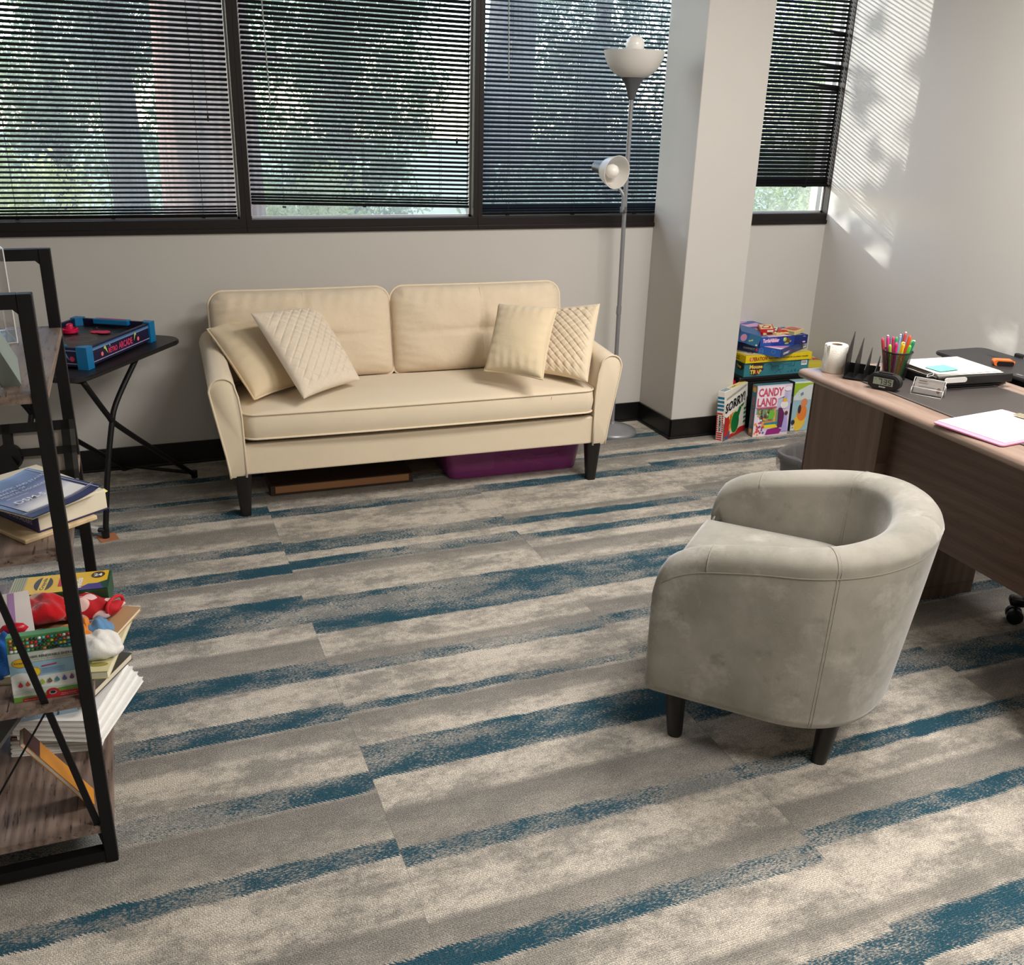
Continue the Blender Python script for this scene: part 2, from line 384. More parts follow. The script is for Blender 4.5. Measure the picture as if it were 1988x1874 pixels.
def m_suede():
    k = NT('grey_suede'); co = k.obj(); n = k.noise(co, 4.5, 5, .65); n2 = k.noise(co, 13, 4, .6)
    col = k.mix(k.ramp(n, [(.35, 0.0), (.62, 1.0)]), srgb(132, 128, 117), srgb(156, 150, 139))
    col = k.mix(k.ramp(n2, [(.62, 0.0), (.74, .55)]), col, srgb(108, 108, 94)); n3 = k.noise(co, 7, 5, .7); col = k.mix(k.ramp(n3, [(.52, 0.0), (.68, .55)]), col, srgb(186, 180, 170)); k.set(.85, color=col, spec=.2)
    k.b.inputs['Sheen Weight'].default_value = .5; k.b.inputs['Sheen Roughness'].default_value = .45
    k.bump(k.noise(co, 420, 2), .2, .002); return k.m
def m_clear(name, tint=(1, 1, 1), rough=.05, gloss=.12, trans=.95):
    """thin clear sheet: straight-through transparency plus a surface reflection"""
    k = NT(name); k.t.nodes.remove(k.b)
    tr = k.n('BsdfTransparent'); tr.inputs[0].default_value = (*[t*trans for t in tint], 1)
    gl = k.n('BsdfGlossy'); gl.inputs['Roughness'].default_value = rough
    mx = k.n('MixShader'); k.val(k.refl(.04+gloss*.5), mx.inputs[0])
    k.l(tr.outputs[0], mx.inputs[1]); k.l(gl.outputs[0], mx.inputs[2]); k.l(mx.outputs[0], k.out.inputs[0]); return k.m
WALL = m_wall(); CARPET = m_carpet()
BLACKMETAL = rgb(15, 13, 14, .5, 0, spec=.3); DARKFRAME = rgb(25, 17, 14, .5, spec=.3); BLACKPL = rgb(17, 17, 18, .5, spec=.35); BASEB = rgb(14, 12, 13, .35)
CREAM = m_fabric('cream_velvet', srgb(228, 211, 184), .05, .15); CREAM2 = m_fabric('cream_velvet_wrinkled', srgb(226, 208, 182), .05, .5, fold=9)
WELT = m_fabric('cream_piping', srgb(230, 213, 186), .04, .1)
SUEDE = m_suede(); BLACKLEG = rgb(20, 18, 17, .4)
SHELFWOOD = m_wood('grey_brown_rustic_wood', srgb(92, 76, 68), srgb(140, 121, 109), 'y', 1.7, .5, srgb(58, 46, 40))
SHELFWOOD_E = m_wood('grey_brown_rustic_wood_edge', srgb(96, 80, 70), srgb(150, 130, 114), 'y', 1.0, .5)
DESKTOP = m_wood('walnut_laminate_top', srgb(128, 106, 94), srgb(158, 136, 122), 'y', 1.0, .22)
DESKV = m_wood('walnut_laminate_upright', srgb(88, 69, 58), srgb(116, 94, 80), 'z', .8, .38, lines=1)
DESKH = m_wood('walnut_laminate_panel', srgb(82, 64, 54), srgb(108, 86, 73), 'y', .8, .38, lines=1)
def m_window():
    k = NT('dusty_window_glass'); k.t.nodes.remove(k.b); co = k.obj()
    tr = k.n('BsdfTransparent'); tr.inputs[0].default_value = (.93, .95, .945, 1)
    gl = k.n('BsdfGlossy'); gl.inputs['Roughness'].default_value = .02
    m1 = k.n('MixShader'); k.l(k.refl(.03), m1.inputs[0]); k.l(tr.outputs[0], m1.inputs[1]); k.l(gl.outputs[0], m1.inputs[2])
    du = k.n('BsdfTranslucent'); du.inputs[0].default_value = (.92, .92, .88, 1)
    m2 = k.n('MixShader'); k.l(k.ramp(k.noise(co, 5, 4, .7), [(.3, .06), (.7, .11)]), m2.inputs[0]); k.l(m1.outputs[0], m2.inputs[1]); k.l(du.outputs[0], m2.inputs[2]); k.l(m2.outputs[0], k.out.inputs[0]); return k.m
GLASS = m_window()
ACRYL = m_clear('clear_acrylic', (1, 1, 1), .04, .06, .96)
LEAD_ = rgb(120, 120, 122, .3, .6)
# ---------------------------------------------------------------- room
YW = 4.376; XR = 3.565; XL = -2.4; YF = -2.2; ZC = 2.75; COLX0, COLX1, COLY = 2.495, 2.847, 4.036
def struct(name, mb, m, parent=None, **kw):
    o = mb.done(name, m, parent, **kw)
    if parent is None: o['kind'] = 'structure'
    return o
struct('floor', MB().bb(XL-.15, XR+.15, YF-.15, YW+.16, -.12, 0), CARPET)
struct('ceiling', MB().bb(XL-.15, XR+.15, YF-.15, YW+.16, ZC, ZC+.12), rgb(226, 224, 218, .9))
ZS = 1.03; ZH = 2.52
mb = MB().bb(XL-.15, XR+.15, YW, YW+.16, 0, ZS).bb(XL-.15, XR+.15, YW, YW+.16, ZH, ZC)
mb.bb(XL-.15, XL, YW, YW+.16, ZS, ZH).bb(XR, XR+.15, YW, YW+.16, ZS, ZH)
struct('wall_back', mb, WALL)
struct('wall_right', MB().bb(XR, XR+.15, YF, YW, 0, ZC), WALL)
struct('wall_left', MB().bb(XL-.15, XL, YF, YW, 0, ZC), WALL)
struct('wall_front', MB().bb(XL-.15, XR+.15, YF-.15, YF, 0, ZC), WALL)
struct('wall_pillar', MB().bb(COLX0, COLX1, COLY, YW, 0, ZC, bev=.004, seg=2), WALL)
def baseboard(name, mb): struct(name, mb, BASEB)
H_B = .103
def bbrd(mb, x0, x1, y0, y1):
    mb.bb(x0, x1, y0, y1, 0, H_B, bev=.002, seg=1)
baseboard('baseboard_back', MB().bb(XL, COLX0, YW-.009, YW, 0, H_B, bev=.002).bb(XL, COLX0, YW-.016, YW-.004, 0, .012, bev=.003).bb(COLX1, XR, YW-.009, YW, 0, H_B, bev=.002))
baseboard('baseboard_pillar', MB().bb(COLX0-.009, COLX0, COLY-.009, YW-.009, 0, H_B, bev=.002).bb(COLX0-.009, COLX1+.009, COLY-.009, COLY, 0, H_B, bev=.002).bb(COLX1, COLX1+.009, COLY, YW-.009, 0, H_B, bev=.002)
          .bb(COLX0-.016, COLX0-.006, COLY-.016, YW-.016, 0, .012, bev=.003).bb(COLX0-.016, COLX1+.016, COLY-.016, COLY-.006, 0, .012, bev=.003))
baseboard('baseboard_right', MB().bb(XR-.009, XR, YF, YW-.009, 0, H_B, bev=.002))
baseboard('baseboard_left', MB().bb(XL, XL+.009, YF, YW-.009, 0, H_B, bev=.002))
# windows: one dark frame per bay with its pane
YG = YW+.055
ALU = rgb(196, 196, 196, .35, .3)
def window(n, x0, x1):
    fr = MB().bb(x0, x1, YW-.004 if x1 < XR else YW-.004, YW+.10, ZS, ZS+.052, bev=.002).bb(x0, x1, YW-.012, YW+.0, ZS-.004, ZS+.016, bev=.002)
    fr.bb(x0, x1, YW, YW+.10, ZH-.05, ZH, bev=.002)
    fr.bb(x0, x0+.0225, YW-.004, YW+.10, ZS+.05, ZH-.05, bev=.001).bb(x1-(.0225 if x1 < XR else .004), x1, YW-.004, YW+.10, ZS+.05, ZH-.05, bev=.001)
    o = struct('window_%d' % n, fr, DARKFRAME)
    g = MB().bb(x0+.023, x1-(.023 if x1 < XR else .005), YG, YG+.005, ZS+.052, ZH-.05).done('glass_pane', GLASS, o)
    t = MB(); a0, a1, b0, b1 = x0+.0225, x1-(.0225 if x1 < XR else .004), ZS+.052, ZH-.05
    for q in ((a0, a1, b0, b0+.010), (a0, a0+.008, b0, b1), (a1-.008, a1, b0, b1)): t.bb(q[0], q[1], YG-.012, YG-.001, q[2], q[3])
    t.done('glazing_bead', ALU, o)
    return o
M1, M2, M3 = .489, 1.549, 2.609
bays = [(1, M1-1.06, M1), (2, M1, M2), (3, M2, M3), (4, M3, XR)]
window(5, M1-2.12, M1-1.06); window(6, XL, M1-2.12)
for b in bays: window(*b)

# blinds
SLAT = rgb(9, 8, 8, .6, var=.1, spec=.12); CORD = rgb(28, 27, 27, .8); CLEARW = rgb(160, 165, 165, .2)
def blind(x0, x1, z_bot, tilt_deg, label, skew=0.0, kinks=(), wandx=None, cordx=None, cordz=1.5, dyn=0.0):
    yb = YW+.024; r = thing('window_blind', label, 'blind', ((x0+x1)/2, yb, z_bot))
    L = x1-x0; ztop = ZH-.055
    MB().bb(-L/2, L/2, -.014, .014, ztop-.03-z_bot, ztop-z_bot).done('headrail', SLAT, r)
    br = MB(); br.box((0, 0, .006), (L, .024, .012), bev=.003); o = br.done('bottom_rail', SLAT, r); 
    o.rotation_euler = (0, math.atan2(skew, L), 0)
    sl = MB(); pitch = .0194; n = int((ztop-.035-z_bot-.02)/pitch)
    if skew: nfan = 14
    rnd = random.Random(int(x0*100)+5)
    segs = 12
    for i in range(n):
        z = .020+.012*i if i < 3 else .044+(i-2)*pitch
        sk = skew*max(0, 1-i/60.0)
        tl = math.radians(tilt_deg+rnd.uniform(-1.2, 1.2)+dyn*(i/n)); 
        rows = []
        for a in range(segs+1):
            f = a/segs; xx = -L/2+L*f; kz = 0; kt = 0
            for (ki, kx, kd) in kinks:
                if i == ki and f > kx: kz = -kd*(f-kx)/(1-kx); kt = (f-kx)*.12
            P = []
            for q in (-1, -.5, 0, .5, 1):
                dy = q*.0125; dz = -.0016*q*q+.0008
                yy = dy*math.cos(tl+kt)-dz*math.sin(tl+kt); zz = dy*math.sin(tl+kt)+dz*math.cos(tl+kt)
                P.append(Vector((xx, yy, z+zz-sk*(f-.5)+kz)))
            rows.append(P)
        sl.grid(rows)
    sl.done('slats', SLAT, r, smooth=True)
    ld = MB()
    xs = [-L*.36, 0, L*.36] if L > .8 else [-L*.33, L*.3]
    for xx in xs:
        for yy in (-.0135, .0135):
            ld.tube([(xx, yy, .01), (xx, yy, ztop-z_bot-.03)], .0007, 5)
        ld.box((xx, 0, -.001), (.014, .02, .006))
    ld.done('ladder_cord', CORD, r)
    if cordx is not None:
        c = MB(); c.tube([(cordx-(x0+x1)/2, -.02, ztop-z_bot-.03), (cordx-(x0+x1)/2+.004, -.021, cordz-z_bot)], .0008, 5)
        c.tube([(cordx-(x0+x1)/2+.008, -.02, ztop-z_bot-.03), (cordx-(x0+x1)/2+.006, -.021, cordz-z_bot)], .0008, 5)
        c.lathe([(0, .012), (.003, .010), (.005, -.008), (.004, -.012), (0, -.013)], 8, (cordx-(x0+x1)/2+.005, -.021, cordz-z_bot-.01)); c.done('pull_cord', CORD, r)
    if wandx is not None:
        c = MB(); c.tube([(wandx-(x0+x1)/2, -.022, ztop-z_bot-.03), (wandx-(x0+x1)/2+.02, -.024, cordz+.12-z_bot)], .003, 6); c.done('tilt_wand', CLEARW, r)
    return r
blind(M1-1.06+.03, M1-.034, 1.092, -25, 'black slatted blind in the leftmost window, lowered fully to the sill', cordx=.36, cordz=1.50)
blind(M1+.030, M2-.038, 1.133, -28, 'black slatted blind in the middle window, raised to leave a slim gap above the sill', skew=.022, cordx=1.44, cordz=1.43, wandx=.60)
blind(M2+.026, COLX0+.030, 1.090, 30, 'black slatted blind in the window behind the floor lamp', cordx=2.45, cordz=1.56, wandx=1.67, dyn=-6)
kk = [(26, .70, .013), (25, .72, .004), (31, .75, .011), (39, .78, .012), (40, .70, .004)]
blind(COLX1-.03, XR-.008, 1.218, 43, 'black slatted blind between the pillar and the right wall, some slats bent', kinks=kk, cordx=3.53, cordz=1.42, dyn=-5)

# ---------------------------------------------------------------- outside
GRASS = NT('ground_outside'); g_ = GRASS.noise(GRASS.obj(), 3, 5); GRASS.set(.95, color=GRASS.mix(g_, srgb(120, 118, 84), srgb(150, 146, 120))); GRASS = GRASS.m
o = MB().bb(-30, 45, YW+.16, 70, -.9, -.5).done('ground', GRASS); o['kind'] = 'structure'
def m_leaf(name, c, c2):
    k = NT(name); n = k.noise(k.obj(), .9, 3, .6); n2 = k.noise(k.obj(), 9, 1)
    col = k.mix(k.ramp(k.math('ADD', k.math('MULTIPLY', n, .6), k.math('MULTIPLY', n2, .4)), [(.38, 0.0), (.62, 1.0)]), c, c2)
    k.t.nodes.remove(k.b); d = k.n('BsdfDiffuse'); t = k.n('BsdfTranslucent'); mx = k.n('MixShader'); mx.inputs[0].default_value = .5
    k.l(col, d.inputs[0]); k.l(col, t.inputs[0]); k.l(d.outputs[0], mx.inputs[1]); k.l(t.outputs[0], mx.inputs[2]); k.l(mx.outputs[0], k.out.inputs[0]); return k.m
LEAF = [m_leaf('leaf_grey_green', srgb(120, 136, 104), srgb(196, 204, 168)), m_leaf('leaf_yellow_green', srgb(160, 166, 104), srgb(224, 224, 164)), m_leaf('leaf_dark_green', srgb(86, 98, 82), srgb(158, 168, 144))]
BARK = m_wood('red_bark', srgb(84, 54, 44), srgb(150, 106, 88), 'z', .6, .9); BARKD = m_wood('dark_bark', srgb(44, 38, 36), srgb(92, 82, 76), 'z', .6, .9)
def leaves(name, blobs, n, size, m, parent, seed):
    rg = np.random.default_rng(seed); V = []; tot = sum(b[3]*b[4]*b[5] for b in blobs)
    C = []
    for (cx, cy, cz, rx, ry, rz) in blobs:
        k = int(n*rx*ry*rz/tot); nc = max(6, k//60)
        u = rg.normal(size=(nc, 3)); u /= np.linalg.norm(u, axis=1)[:, None]; u *= rg.random((nc, 1))**.45
        cc = u*np.array([rx, ry, rz])+np.array([cx, cy, cz])
        idx = rg.integers(0, nc, k); C.append(cc[idx]+rg.normal(size=(k, 3))*min(rx, ry, rz)*.16)
    C = np.concatenate(C); k = len(C)
    a = rg.normal(size=(k, 3)); a /= np.linalg.norm(a, axis=1)[:, None]; b = rg.normal(size=(k, 3)); b -= a*(a*b).sum(1)[:, None]; b /= np.linalg.norm(b, axis=1)[:, None]
    s = size*(.6+.8*rg.random((k, 1))); a *= s; b *= s*.42
    V = np.stack([C-a, C-b*.9, C+a, C+b*.9], 1).reshape(-1, 3); F = np.arange(4*k).reshape(-1, 4)
    me = bpy.data.meshes.new(name); me.from_pydata(V.tolist(), [], F.tolist()); me.materials.append(m)
    return link(bpy.data.objects.new(name, me), parent)
def tree(loc, label, h, r, lean, blobs, n, size, li, seed, bark=None, name='tree', group=None):
    t = thing(name, label, 'tree', loc, group=group)
    if h:
        pts = [(0, 0, 0), (lean*.3*h, 0, h*.35), (lean*.62*h, .1, h*.7), (lean*h, 0, h)]
        m = MB().tube(catmull(pts, 5), [r*(1-.45*i/15) for i in range(16)], 14)
        rb = random.Random(seed)
        for i in range(6):
            z = h*rb.uniform(.3, .9); a = rb.uniform(0, 2*PI); L = rb.uniform(.3, .7)
            m.tube([(lean*z, 0, z), (lean*z+math.cos(a)*L*.5, math.sin(a)*L*.5, z+.3), (lean*z+math.cos(a)*L, math.sin(a)*L, z+.35)], [r*.3, r*.18, .02], 7)
        m.done('trunk', bark or BARKD, t, smooth=True)
    leaves('foliage', blobs, n, size, LEAF[li], t, seed); return t
GZ = -.5
# seen through the blinds
tree((.80, 9.6, GZ), 'tall tree with a broad reddish trunk outside the left window', 6.5, .50, .0, [(0, .3, 5.6, 1.1, .6, .8)], 5000, .05, 0, 11, BARK)
tree((.12, 11.3, GZ), 'dark trunked tree crossing the upper part of the left window', 6.0, .20, -.03, [(-.2, .1, 2.6, .75, .5, .6)], 7000, .034, 2, 12)
tree((-.6, 12.6, GZ), 'grey-green tree filling the background of the left window', 3.2, .14, .0, [(0, 0, 1.9, 1.5, .6, 1.6), (.4, 0, 3.3, .9, .5, .5)], 14000, .045, 0, 18)
tree((2.55, 12.4, GZ), 'leafy grey-green tree filling the middle window', 4.6, .20, .02, [(0, 0, 2.6, 1.35, .6, 1.9), (-.2, -.2, 1.2, 1.3, .5, 1.0)], 26000, .045, 0, 13)
tree((3.75, 10.0, GZ), 'dark thick-trunked tree outside the window behind the floor lamp', 6.5, .30, .06, [(.3, .3, 4.0, .6, .5, 1.0)], 5000, .045, 2, 14, BARKD)
tree((6.0, 12.2, GZ), 'dense grey-green tree behind the dark trunk, outside the floor lamp window', 3.5, .18, .0, [(-.2, 0, 2.6, 1.45, .7, 1.9), (.3, -.2, 1.2, 1.3, .5, 1.0)], 24000, .045, 2, 19)
tree((7.75, 9.6, GZ), 'bright yellow-green tree outside the narrow window beside the pillar', 3.8, .14, .0, [(0, 0, 2.4, 1.5, .7, 2.0), (.0, -.1, 1.2, 1.3, .6, 1.0)], 20000, .04, 1, 15)
tree((-3.2, 17.0, GZ), 'distant tree at the far left of the left window', 4.0, .2, .0, [(0, 0, 2.9, 1.8, .8, 2.0)], 9000, .07, 0, 16)
for i, (bx, by, li, lab) in enumerate([(-1.05, 10.6, 1, 'sunlit bush at the foot of the left window view'), (1.75, 10.9, 1, 'light green bush seen in the gap under the middle blind'), (3.6, 8.5, 0, 'grey-green bush behind the right half of the middle window'), (5.3, 9.4, 0, 'bush outside the lower half of the floor lamp window'), (6.1, 7.3, 1, 'pale green bush seen in the gap under the narrow blind')]):
    tree((bx, by, GZ), lab, 0, 0, 0, [(0, 0, .75, .85, .45, .8)], 7000, .035, li, 30+i, name='bush')
# unseen tree on the sun's side, foliage clumps shaped to block and dapple sunlight (above and left of what the windows show)
tree((-3.9, 7.6, GZ), 'large unseen tree left of the building, foliage placed to break up the morning sun', 5.0, .25, .0, [(-.3, 0, 3.6, 1.4, .6, 1.0), (1.55, .1, 3.5, .50, .5, 1.0), (-2.2, .1, 3.5, 1.2, .6, 1.0), (2.83, -.1, 3.72, .17, .15, .34), (2.98, -.1, 3.10, .28, .2, .15), (2.0, -.1, 3.65, .34, .25, .9), (1.85, -.1, 3.05, .40, .25, .45)], 26000, .06, 2, 17)
# ---------------------------------------------------------------- sofa
def arc(c, r, a0, a1, n=8): return [(c[0]+r*math.cos(math.radians(a0+(a1-a0)*k/n)), c[1]+r*math.sin(math.radians(a0+(a1-a0)*k/n))) for k in range(n+1)]
SOFA = (1.098, 3.97, 0); SYAW = math.radians(-1.7)
sofa = thing('sofa', 'cream velvet two-cushion sofa with flared arms and black legs against the back wall', 'sofa', SOFA, SYAW)
# local: x along the sofa, -y front; front of the arms at y=-.345
HX = .748       # inner half width between the arms
YFR, YBK = -.345, .335
def arm_profile(sgn):
    # (outward, z) : inner line at 0, outward positive
    p = [(0.0, .172), (0.0, .30), (.002, .42), (.010, .50), (.020, .535)]
    p += [(.066-.046*math.cos(math.radians(a)), .538+.040*math.sin(math.radians(a))) for a in (20, 45, 70, 90, 115, 140, 165)]
    p += [(.116, .53), (.110, .49), (.098, .42), (.084, .34), (.070, .26), (.062, .20), (.060, .172)]
    return [(sgn*(HX+a), z) for a, z in p]
for sgn in (-1, 1):
    pr = arm_profile(sgn); mb = MB(); rows = []
    ys = [YFR+.004, YFR, YFR+.012, -.2, 0, .2, YBK-.01, YBK]
    ys = [YFR+.001, YFR+.008, -.25, -.1, .05, .2, YBK-.01, YBK]
    for i, y in enumerate(ys):
        k = 1+.11*max(0, (y-YFR))/(YBK-YFR); cx = sum(p[0] for p in pr)/len(pr); cz = sum(p[1] for p in pr)/len(pr)
        s = .93 if i == 0 or i == len(ys)-1 else 1
        rows.append([Vector((cx+(a-cx)*s, y, (cz+(z-cz)*s-.172)*k+.172)) for a, z in pr])
    rows = [r+[r[0]] for r in rows]
    mb.grid(rows); 
    mb.bm.faces.new([mb.bm.verts.new(v) for v in rows[0][:-1]]); mb.bm.faces.new([mb.bm.verts.new(v) for v in rows[-1][:-1]])
    bmesh.ops.remove_doubles(mb.bm, verts=mb.bm.verts, dist=.0002)
    a = mb.done('arm', CREAM, sofa, smooth=True, ang=50, fixn=True)
    mb = MB(); mb.tube([Vector((x, YFR+.002, z)) for x, z in pr], .0042, 8)
    mb.done('piping', WELT, a, smooth=True)
# front rail and base
fr = MB().bb(-HX-.005, HX+.005, YFR+.012, YFR+.05, .178, .302, bev=.006); fr.bb(-HX-.005, HX+.005, YFR+.05, YBK-.02, .19, .28)
fr.done('base_rail', CREAM, sofa)
def soft_box(x0, x1, y0, y1, z0, z1, r, crown, name, parent, nx=40, ny=14, mat_=None, front_bulge=0.0):
    """cushion with rounded plan corners, welted edges and a crowned top"""
    plan = []
    W, D = x1-x0, y1-y0
    pts = rrect(x0, x1, y0, y1, r, 8)
    full = []
    for i in range(len(pts)):
        a, b = Vector(pts[i]), Vector(pts[(i+1) % len(pts)]); n = max(1, int((b-a).length/.05))
        for k in range(n): full.append(a.lerp(b, k/n))
    for p in full:
        if p.y < (y0+y1)/2: p.y -= front_bulge*(1-((p.x-(x0+x1)/2)/(W/2))**2)*(1 if p.y < y0+.02 else .0)
    c = Vector(((x0+x1)/2, (y0+y1)/2)); mb = MB(); rings = []
    def ring(s, z, inset=0):
        out_ = []
        for p in full:
            q = p-c; q = Vector((q.x*(1-2*inset/W), q.y*(1-2*inset/D)))*s if s != 1 or inset else q
            out_.append(Vector((c.x+q.x, c.y+q.y, z)))
        return out_
    for s_, z_, i_ in ((.0, z0, 0), (.9, z0, 0), (1, z0+.004, .004), (1, z0+.012, 0), (1, (z0+z1)/2, -.005), (1, z1-.012, 0), (1, z1-.003, .004)):
        rings.append(ring(s_, z_, i_) if s_ else ring(.001, z_))
    for s_ in (.93, .8, .65, .5, .35, .2, .08, .001): rings.append(ring(s_, z1+crown*(1-s_**2)))
    mb.grid([r_+[r_[0]] for r_ in rings]); bmesh.ops.remove_doubles(mb.bm, verts=mb.bm.verts, dist=.0003)
    o = mb.done(name, mat_ or CREAM, parent, smooth=True, fixn=True)
    for z_ in (z0+.008, z1-.004):
        t = MB(); t.tube(ring(1, z_, -.001), .0042, 8, closed=True); t.done('piping', WELT, o, smooth=True)
    return o
seat = soft_box(-HX+.002, HX-.002, YFR-.006, .12, .322, .432, .05, .022, 'seat_cushion', sofa, front_bulge=.012)
mb = MB().bb(-HX-.03, HX+.03, .21, YBK, .18, .74, bev=.03, seg=4); mb.done('back_frame', CREAM, sofa, smooth=True, ang=40)
def back_cushion(x0, x1, tuft_left):
    W = x1-x0; H = .39; NX, NZ = 48, 34; r = .065; T = .085
    def shape(s, t):
        # square -> rounded rectangle with rounded top corners
        x = s*W/2; z = t*H/2
        rr = r if t > 0 else .03
        cx, cz = W/2-rr, H/2-rr
        if abs(x) > cx and abs(z) > cz:
            dx, dz = abs(x)-cx, abs(z)-cz; m = max(dx, dz); L = math.hypot(dx, dz)
            if L > 1e-9: dx, dz = dx*m/L, dz*m/L
            x = math.copysign(cx+dx, x); z = math.copysign(cz+dz, z)
        return x, z
    rnd = random.Random(int(x0*1000)); ph = [rnd.uniform(0, 6) for _ in range(6)]
    def puff(s, t):
        e = (1-abs(s)**5)*(1-abs(t)**5); p = T*max(e, 0)**.5
        cr = .024*math.exp(-(s/.030)**2)*(.35+.65*math.exp(-(t/.5)**2)) * (1 if t > -.2 else .6)
        ch = .015*math.exp(-((t+.05)/.045)**2)*math.exp(-(s/.75)**4)
        pit = .014*math.exp(-(s*s/.012+(t+.05)**2/.02))
        edge = max(0, (abs(s)-.55)/.45); et = max(0, (t-.4)/.6)
        wr = .005*math.sin(t*34+ph[0]+3*math.sin(s*5+ph[1]))*edge + .005*math.sin(s*42+ph[2]+2*math.sin(t*4))*et
        drp = .004*math.sin(s*9+ph[3]+2*t)*math.sin(t*5+ph[4])
        return p-cr-ch-pit+(wr+drp)*min(1, e*1.6)
    F, B = [], []
    for i in range(NX+1):
        s = -1+2*i/NX; s = math.sin(s*PI/2)*.35+s*.65; a, b = [], []
        for j in range(NZ+1):
            t = -1+2*j/NZ; t = math.sin(t*PI/2)*.35+t*.65; x, z = shape(s, t)
            sag = 0.006*math.cos(s*PI*.5)*(-1 if t > .6 else 0)*(t-.6)
            a.append(Vector((x, -puff(s, t), z+sag))); b.append(Vector((x, .035*max((1-s**6)*(1-t**6), 0)**.5, z+sag)))
        F.append(a); B.append(b)
    mb = MB(); mb.grid(F); mb.grid([row[::-1] for row in B]); bmesh.ops.remove_doubles(mb.bm, verts=mb.bm.verts, dist=.0004)
    o = mb.done('back_cushion', CREAM2, sofa, smooth=True, fixn=True)
    o.location = ((x0+x1)/2, .165, .435+H/2-.01); o.rotation_euler = (math.radians(-12), 0, 0)
    ed = [F[i][0] for i in range(NX+1)]+[F[NX][j] for j in range(1, NZ+1)]+[F[i][NZ] for i in range(NX-1, -1, -1)]+[F[0][j] for j in range(NZ-1, 0, -1)]
    t = MB(); t.tube([p+Vector((0, -.004, 0)) for p in ed], .005, 8, closed=True); t.done('piping', WELT, o, smooth=True)
    st = MB(); st.tube([Vector((0, -puff(0, tt/20)-.0005, tt/20*H/2)) for tt in range(-18, 19)], .0011, 5)
    st.tube([Vector((ss/20*W/2, -puff(ss/20, -.05)-.0005, -.05*H/2)) for ss in range(-14, 15)], .0009, 5); st.done('tufting_seam', WELT, o)
back_cushion(-.818, -.043, True); back_cushion(-.043, .775, False)
for sx in (-1, 1):
    for sy, y in ((-1, YFR+.035), (1, YBK-.05)):
        m = MB(); x = sx*(HX+.012)
        m.lathe([(.0, .178), (.033, .178), (.020, 0), (0, 0)], 20, (0, 0, 0), sup=5)
        o = m.done('leg', BLACKLEG, sofa, smooth=True, ang=40); o.location = (x, y, 0)
# faint red pen mark
Art(sofa, (HX-.30, YFR-.0135, .36), (1, 0, 0), (0, 0, 1), name='pen_mark').line([(.085, .056), (.083, .042), (.078, .034)], .0016, (190, 90, 80)).done()

def ray(px, py): return (AR*((px-994)/F_PX)+AD*((py-937)/F_PX)+AF)
def onz(px, py, z): d = ray(px, py); return CAM+d*((z-CAM.z)/d.z)
def at_dist(px, py, ref, L, far=True):
    """point on the sight line of a photo point that lies L from ref"""
    d = ray(px, py).normalized(); q = CAM-ref; b = q.dot(d); c = q.dot(q)-L*L; D = b*b-c
    if D < 0: return CAM+d*(-b)
    return CAM+d*(-b+math.sqrt(D)*(1 if far else -1))
def pillow(corners, T, label, m, name='pillow', quilt=0, n=60, group=None, sides=1.0, wr=0.004, pipe=True, seed=3, corner_pull=.06):
    """corners: bottom-left, bottom-right, top-right, top-left in the room; cushion of thickness T"""
    P = [Vector(c) for c in corners]; ctr = sum(P, Vector())/4
    U = ((P[1]+P[2])-(P[0]+P[3])).normalized(); V0 = ((P[3]+P[2])-(P[0]+P[1])); N = U.cross(V0).normalized()
    if N.dot(CAM-ctr) < 0: N = -N
    root = thing(name, label, 'pillow', ctr, group=group)
    rnd = random.Random(seed); ph = [rnd.uniform(0, 6) for _ in range(8)]
    W = (P[1]-P[0]).length; H = (P[3]-P[0]).length
    F, B = [], []
    for i in range(n+1):
        s = -1+2*i/n; a, b = [], []
        for j in range(n+1):
            t = -1+2*j/n
            s2 = s*(1-corner_pull*(1-t*t)*abs(s)**3*.8); t2 = t*(1-corner_pull*(1-s*s)*abs(t)**3*.8)
            u, v = (s2+1)/2, (t2+1)/2
            base = P[0]*(1-u)*(1-v)+P[1]*u*(1-v)+P[2]*u*v+P[3]*(1-u)*v-ctr
            e = max(0, (1-s*s))*max(0, (1-t*t)); p = T*e**.42
            d = 0
            if quilt:
                a1 = (s*W/2+t*H/2)/quilt; a2 = (s*W/2-t*H/2)/quilt
                q1 = abs((a1+.5)%1-.5)*quilt; q2 = abs((a2+.5)%1-.5)*quilt
                d = -.0055*math.exp(-(q1/.0042)**1.3)-.0055*math.exp(-(q2/.0042)**1.3)
                d *= min(1, e*3)
            edge = max(0, (max(abs(s), abs(t))-.5)/.5)
            d += wr*(math.sin(t*24+ph[0]+3*math.sin(2*s+ph[1]))*max(0, abs(s)-.4)+math.sin(s*22+ph[2]+2*math.sin(2*t))*max(0, abs(t)-.4))*min(1, e*4)
            d += wr*.8*math.sin(3*s+2*t+ph[3])*math.sin(4*t-s+ph[4])*min(1, e)
            a.append(base+N*(p+d)); b.append(base-N*(p*.7))
        F.append(a); B.append(b)
    mb = MB(); mb.grid(F); mb.grid([r_[::-1] for r_ in B]); bmesh.ops.remove_doubles(mb.bm, verts=mb.bm.verts, dist=.0003)
    mb.done('cover', m, root, smooth=True, fixn=True)
    ed = [F[i][0] for i in range(n+1)]+[F[n][j] for j in range(1, n+1)]+[F[i][n] for i in range(n-1, -1, -1)]+[F[0][j] for j in range(n-1, 0, -1)]
    if pipe: MB().tube(ed[::2], .0042, 7, closed=True).done('piping', m, root, smooth=True)
    return root, F
QUILT = m_fabric('cream_quilted_velvet', srgb(226, 211, 190), .03, .15)
QUILTR = m_fabric('cream_quilted_velvet_warm', srgb(230, 212, 184), .03, .15)
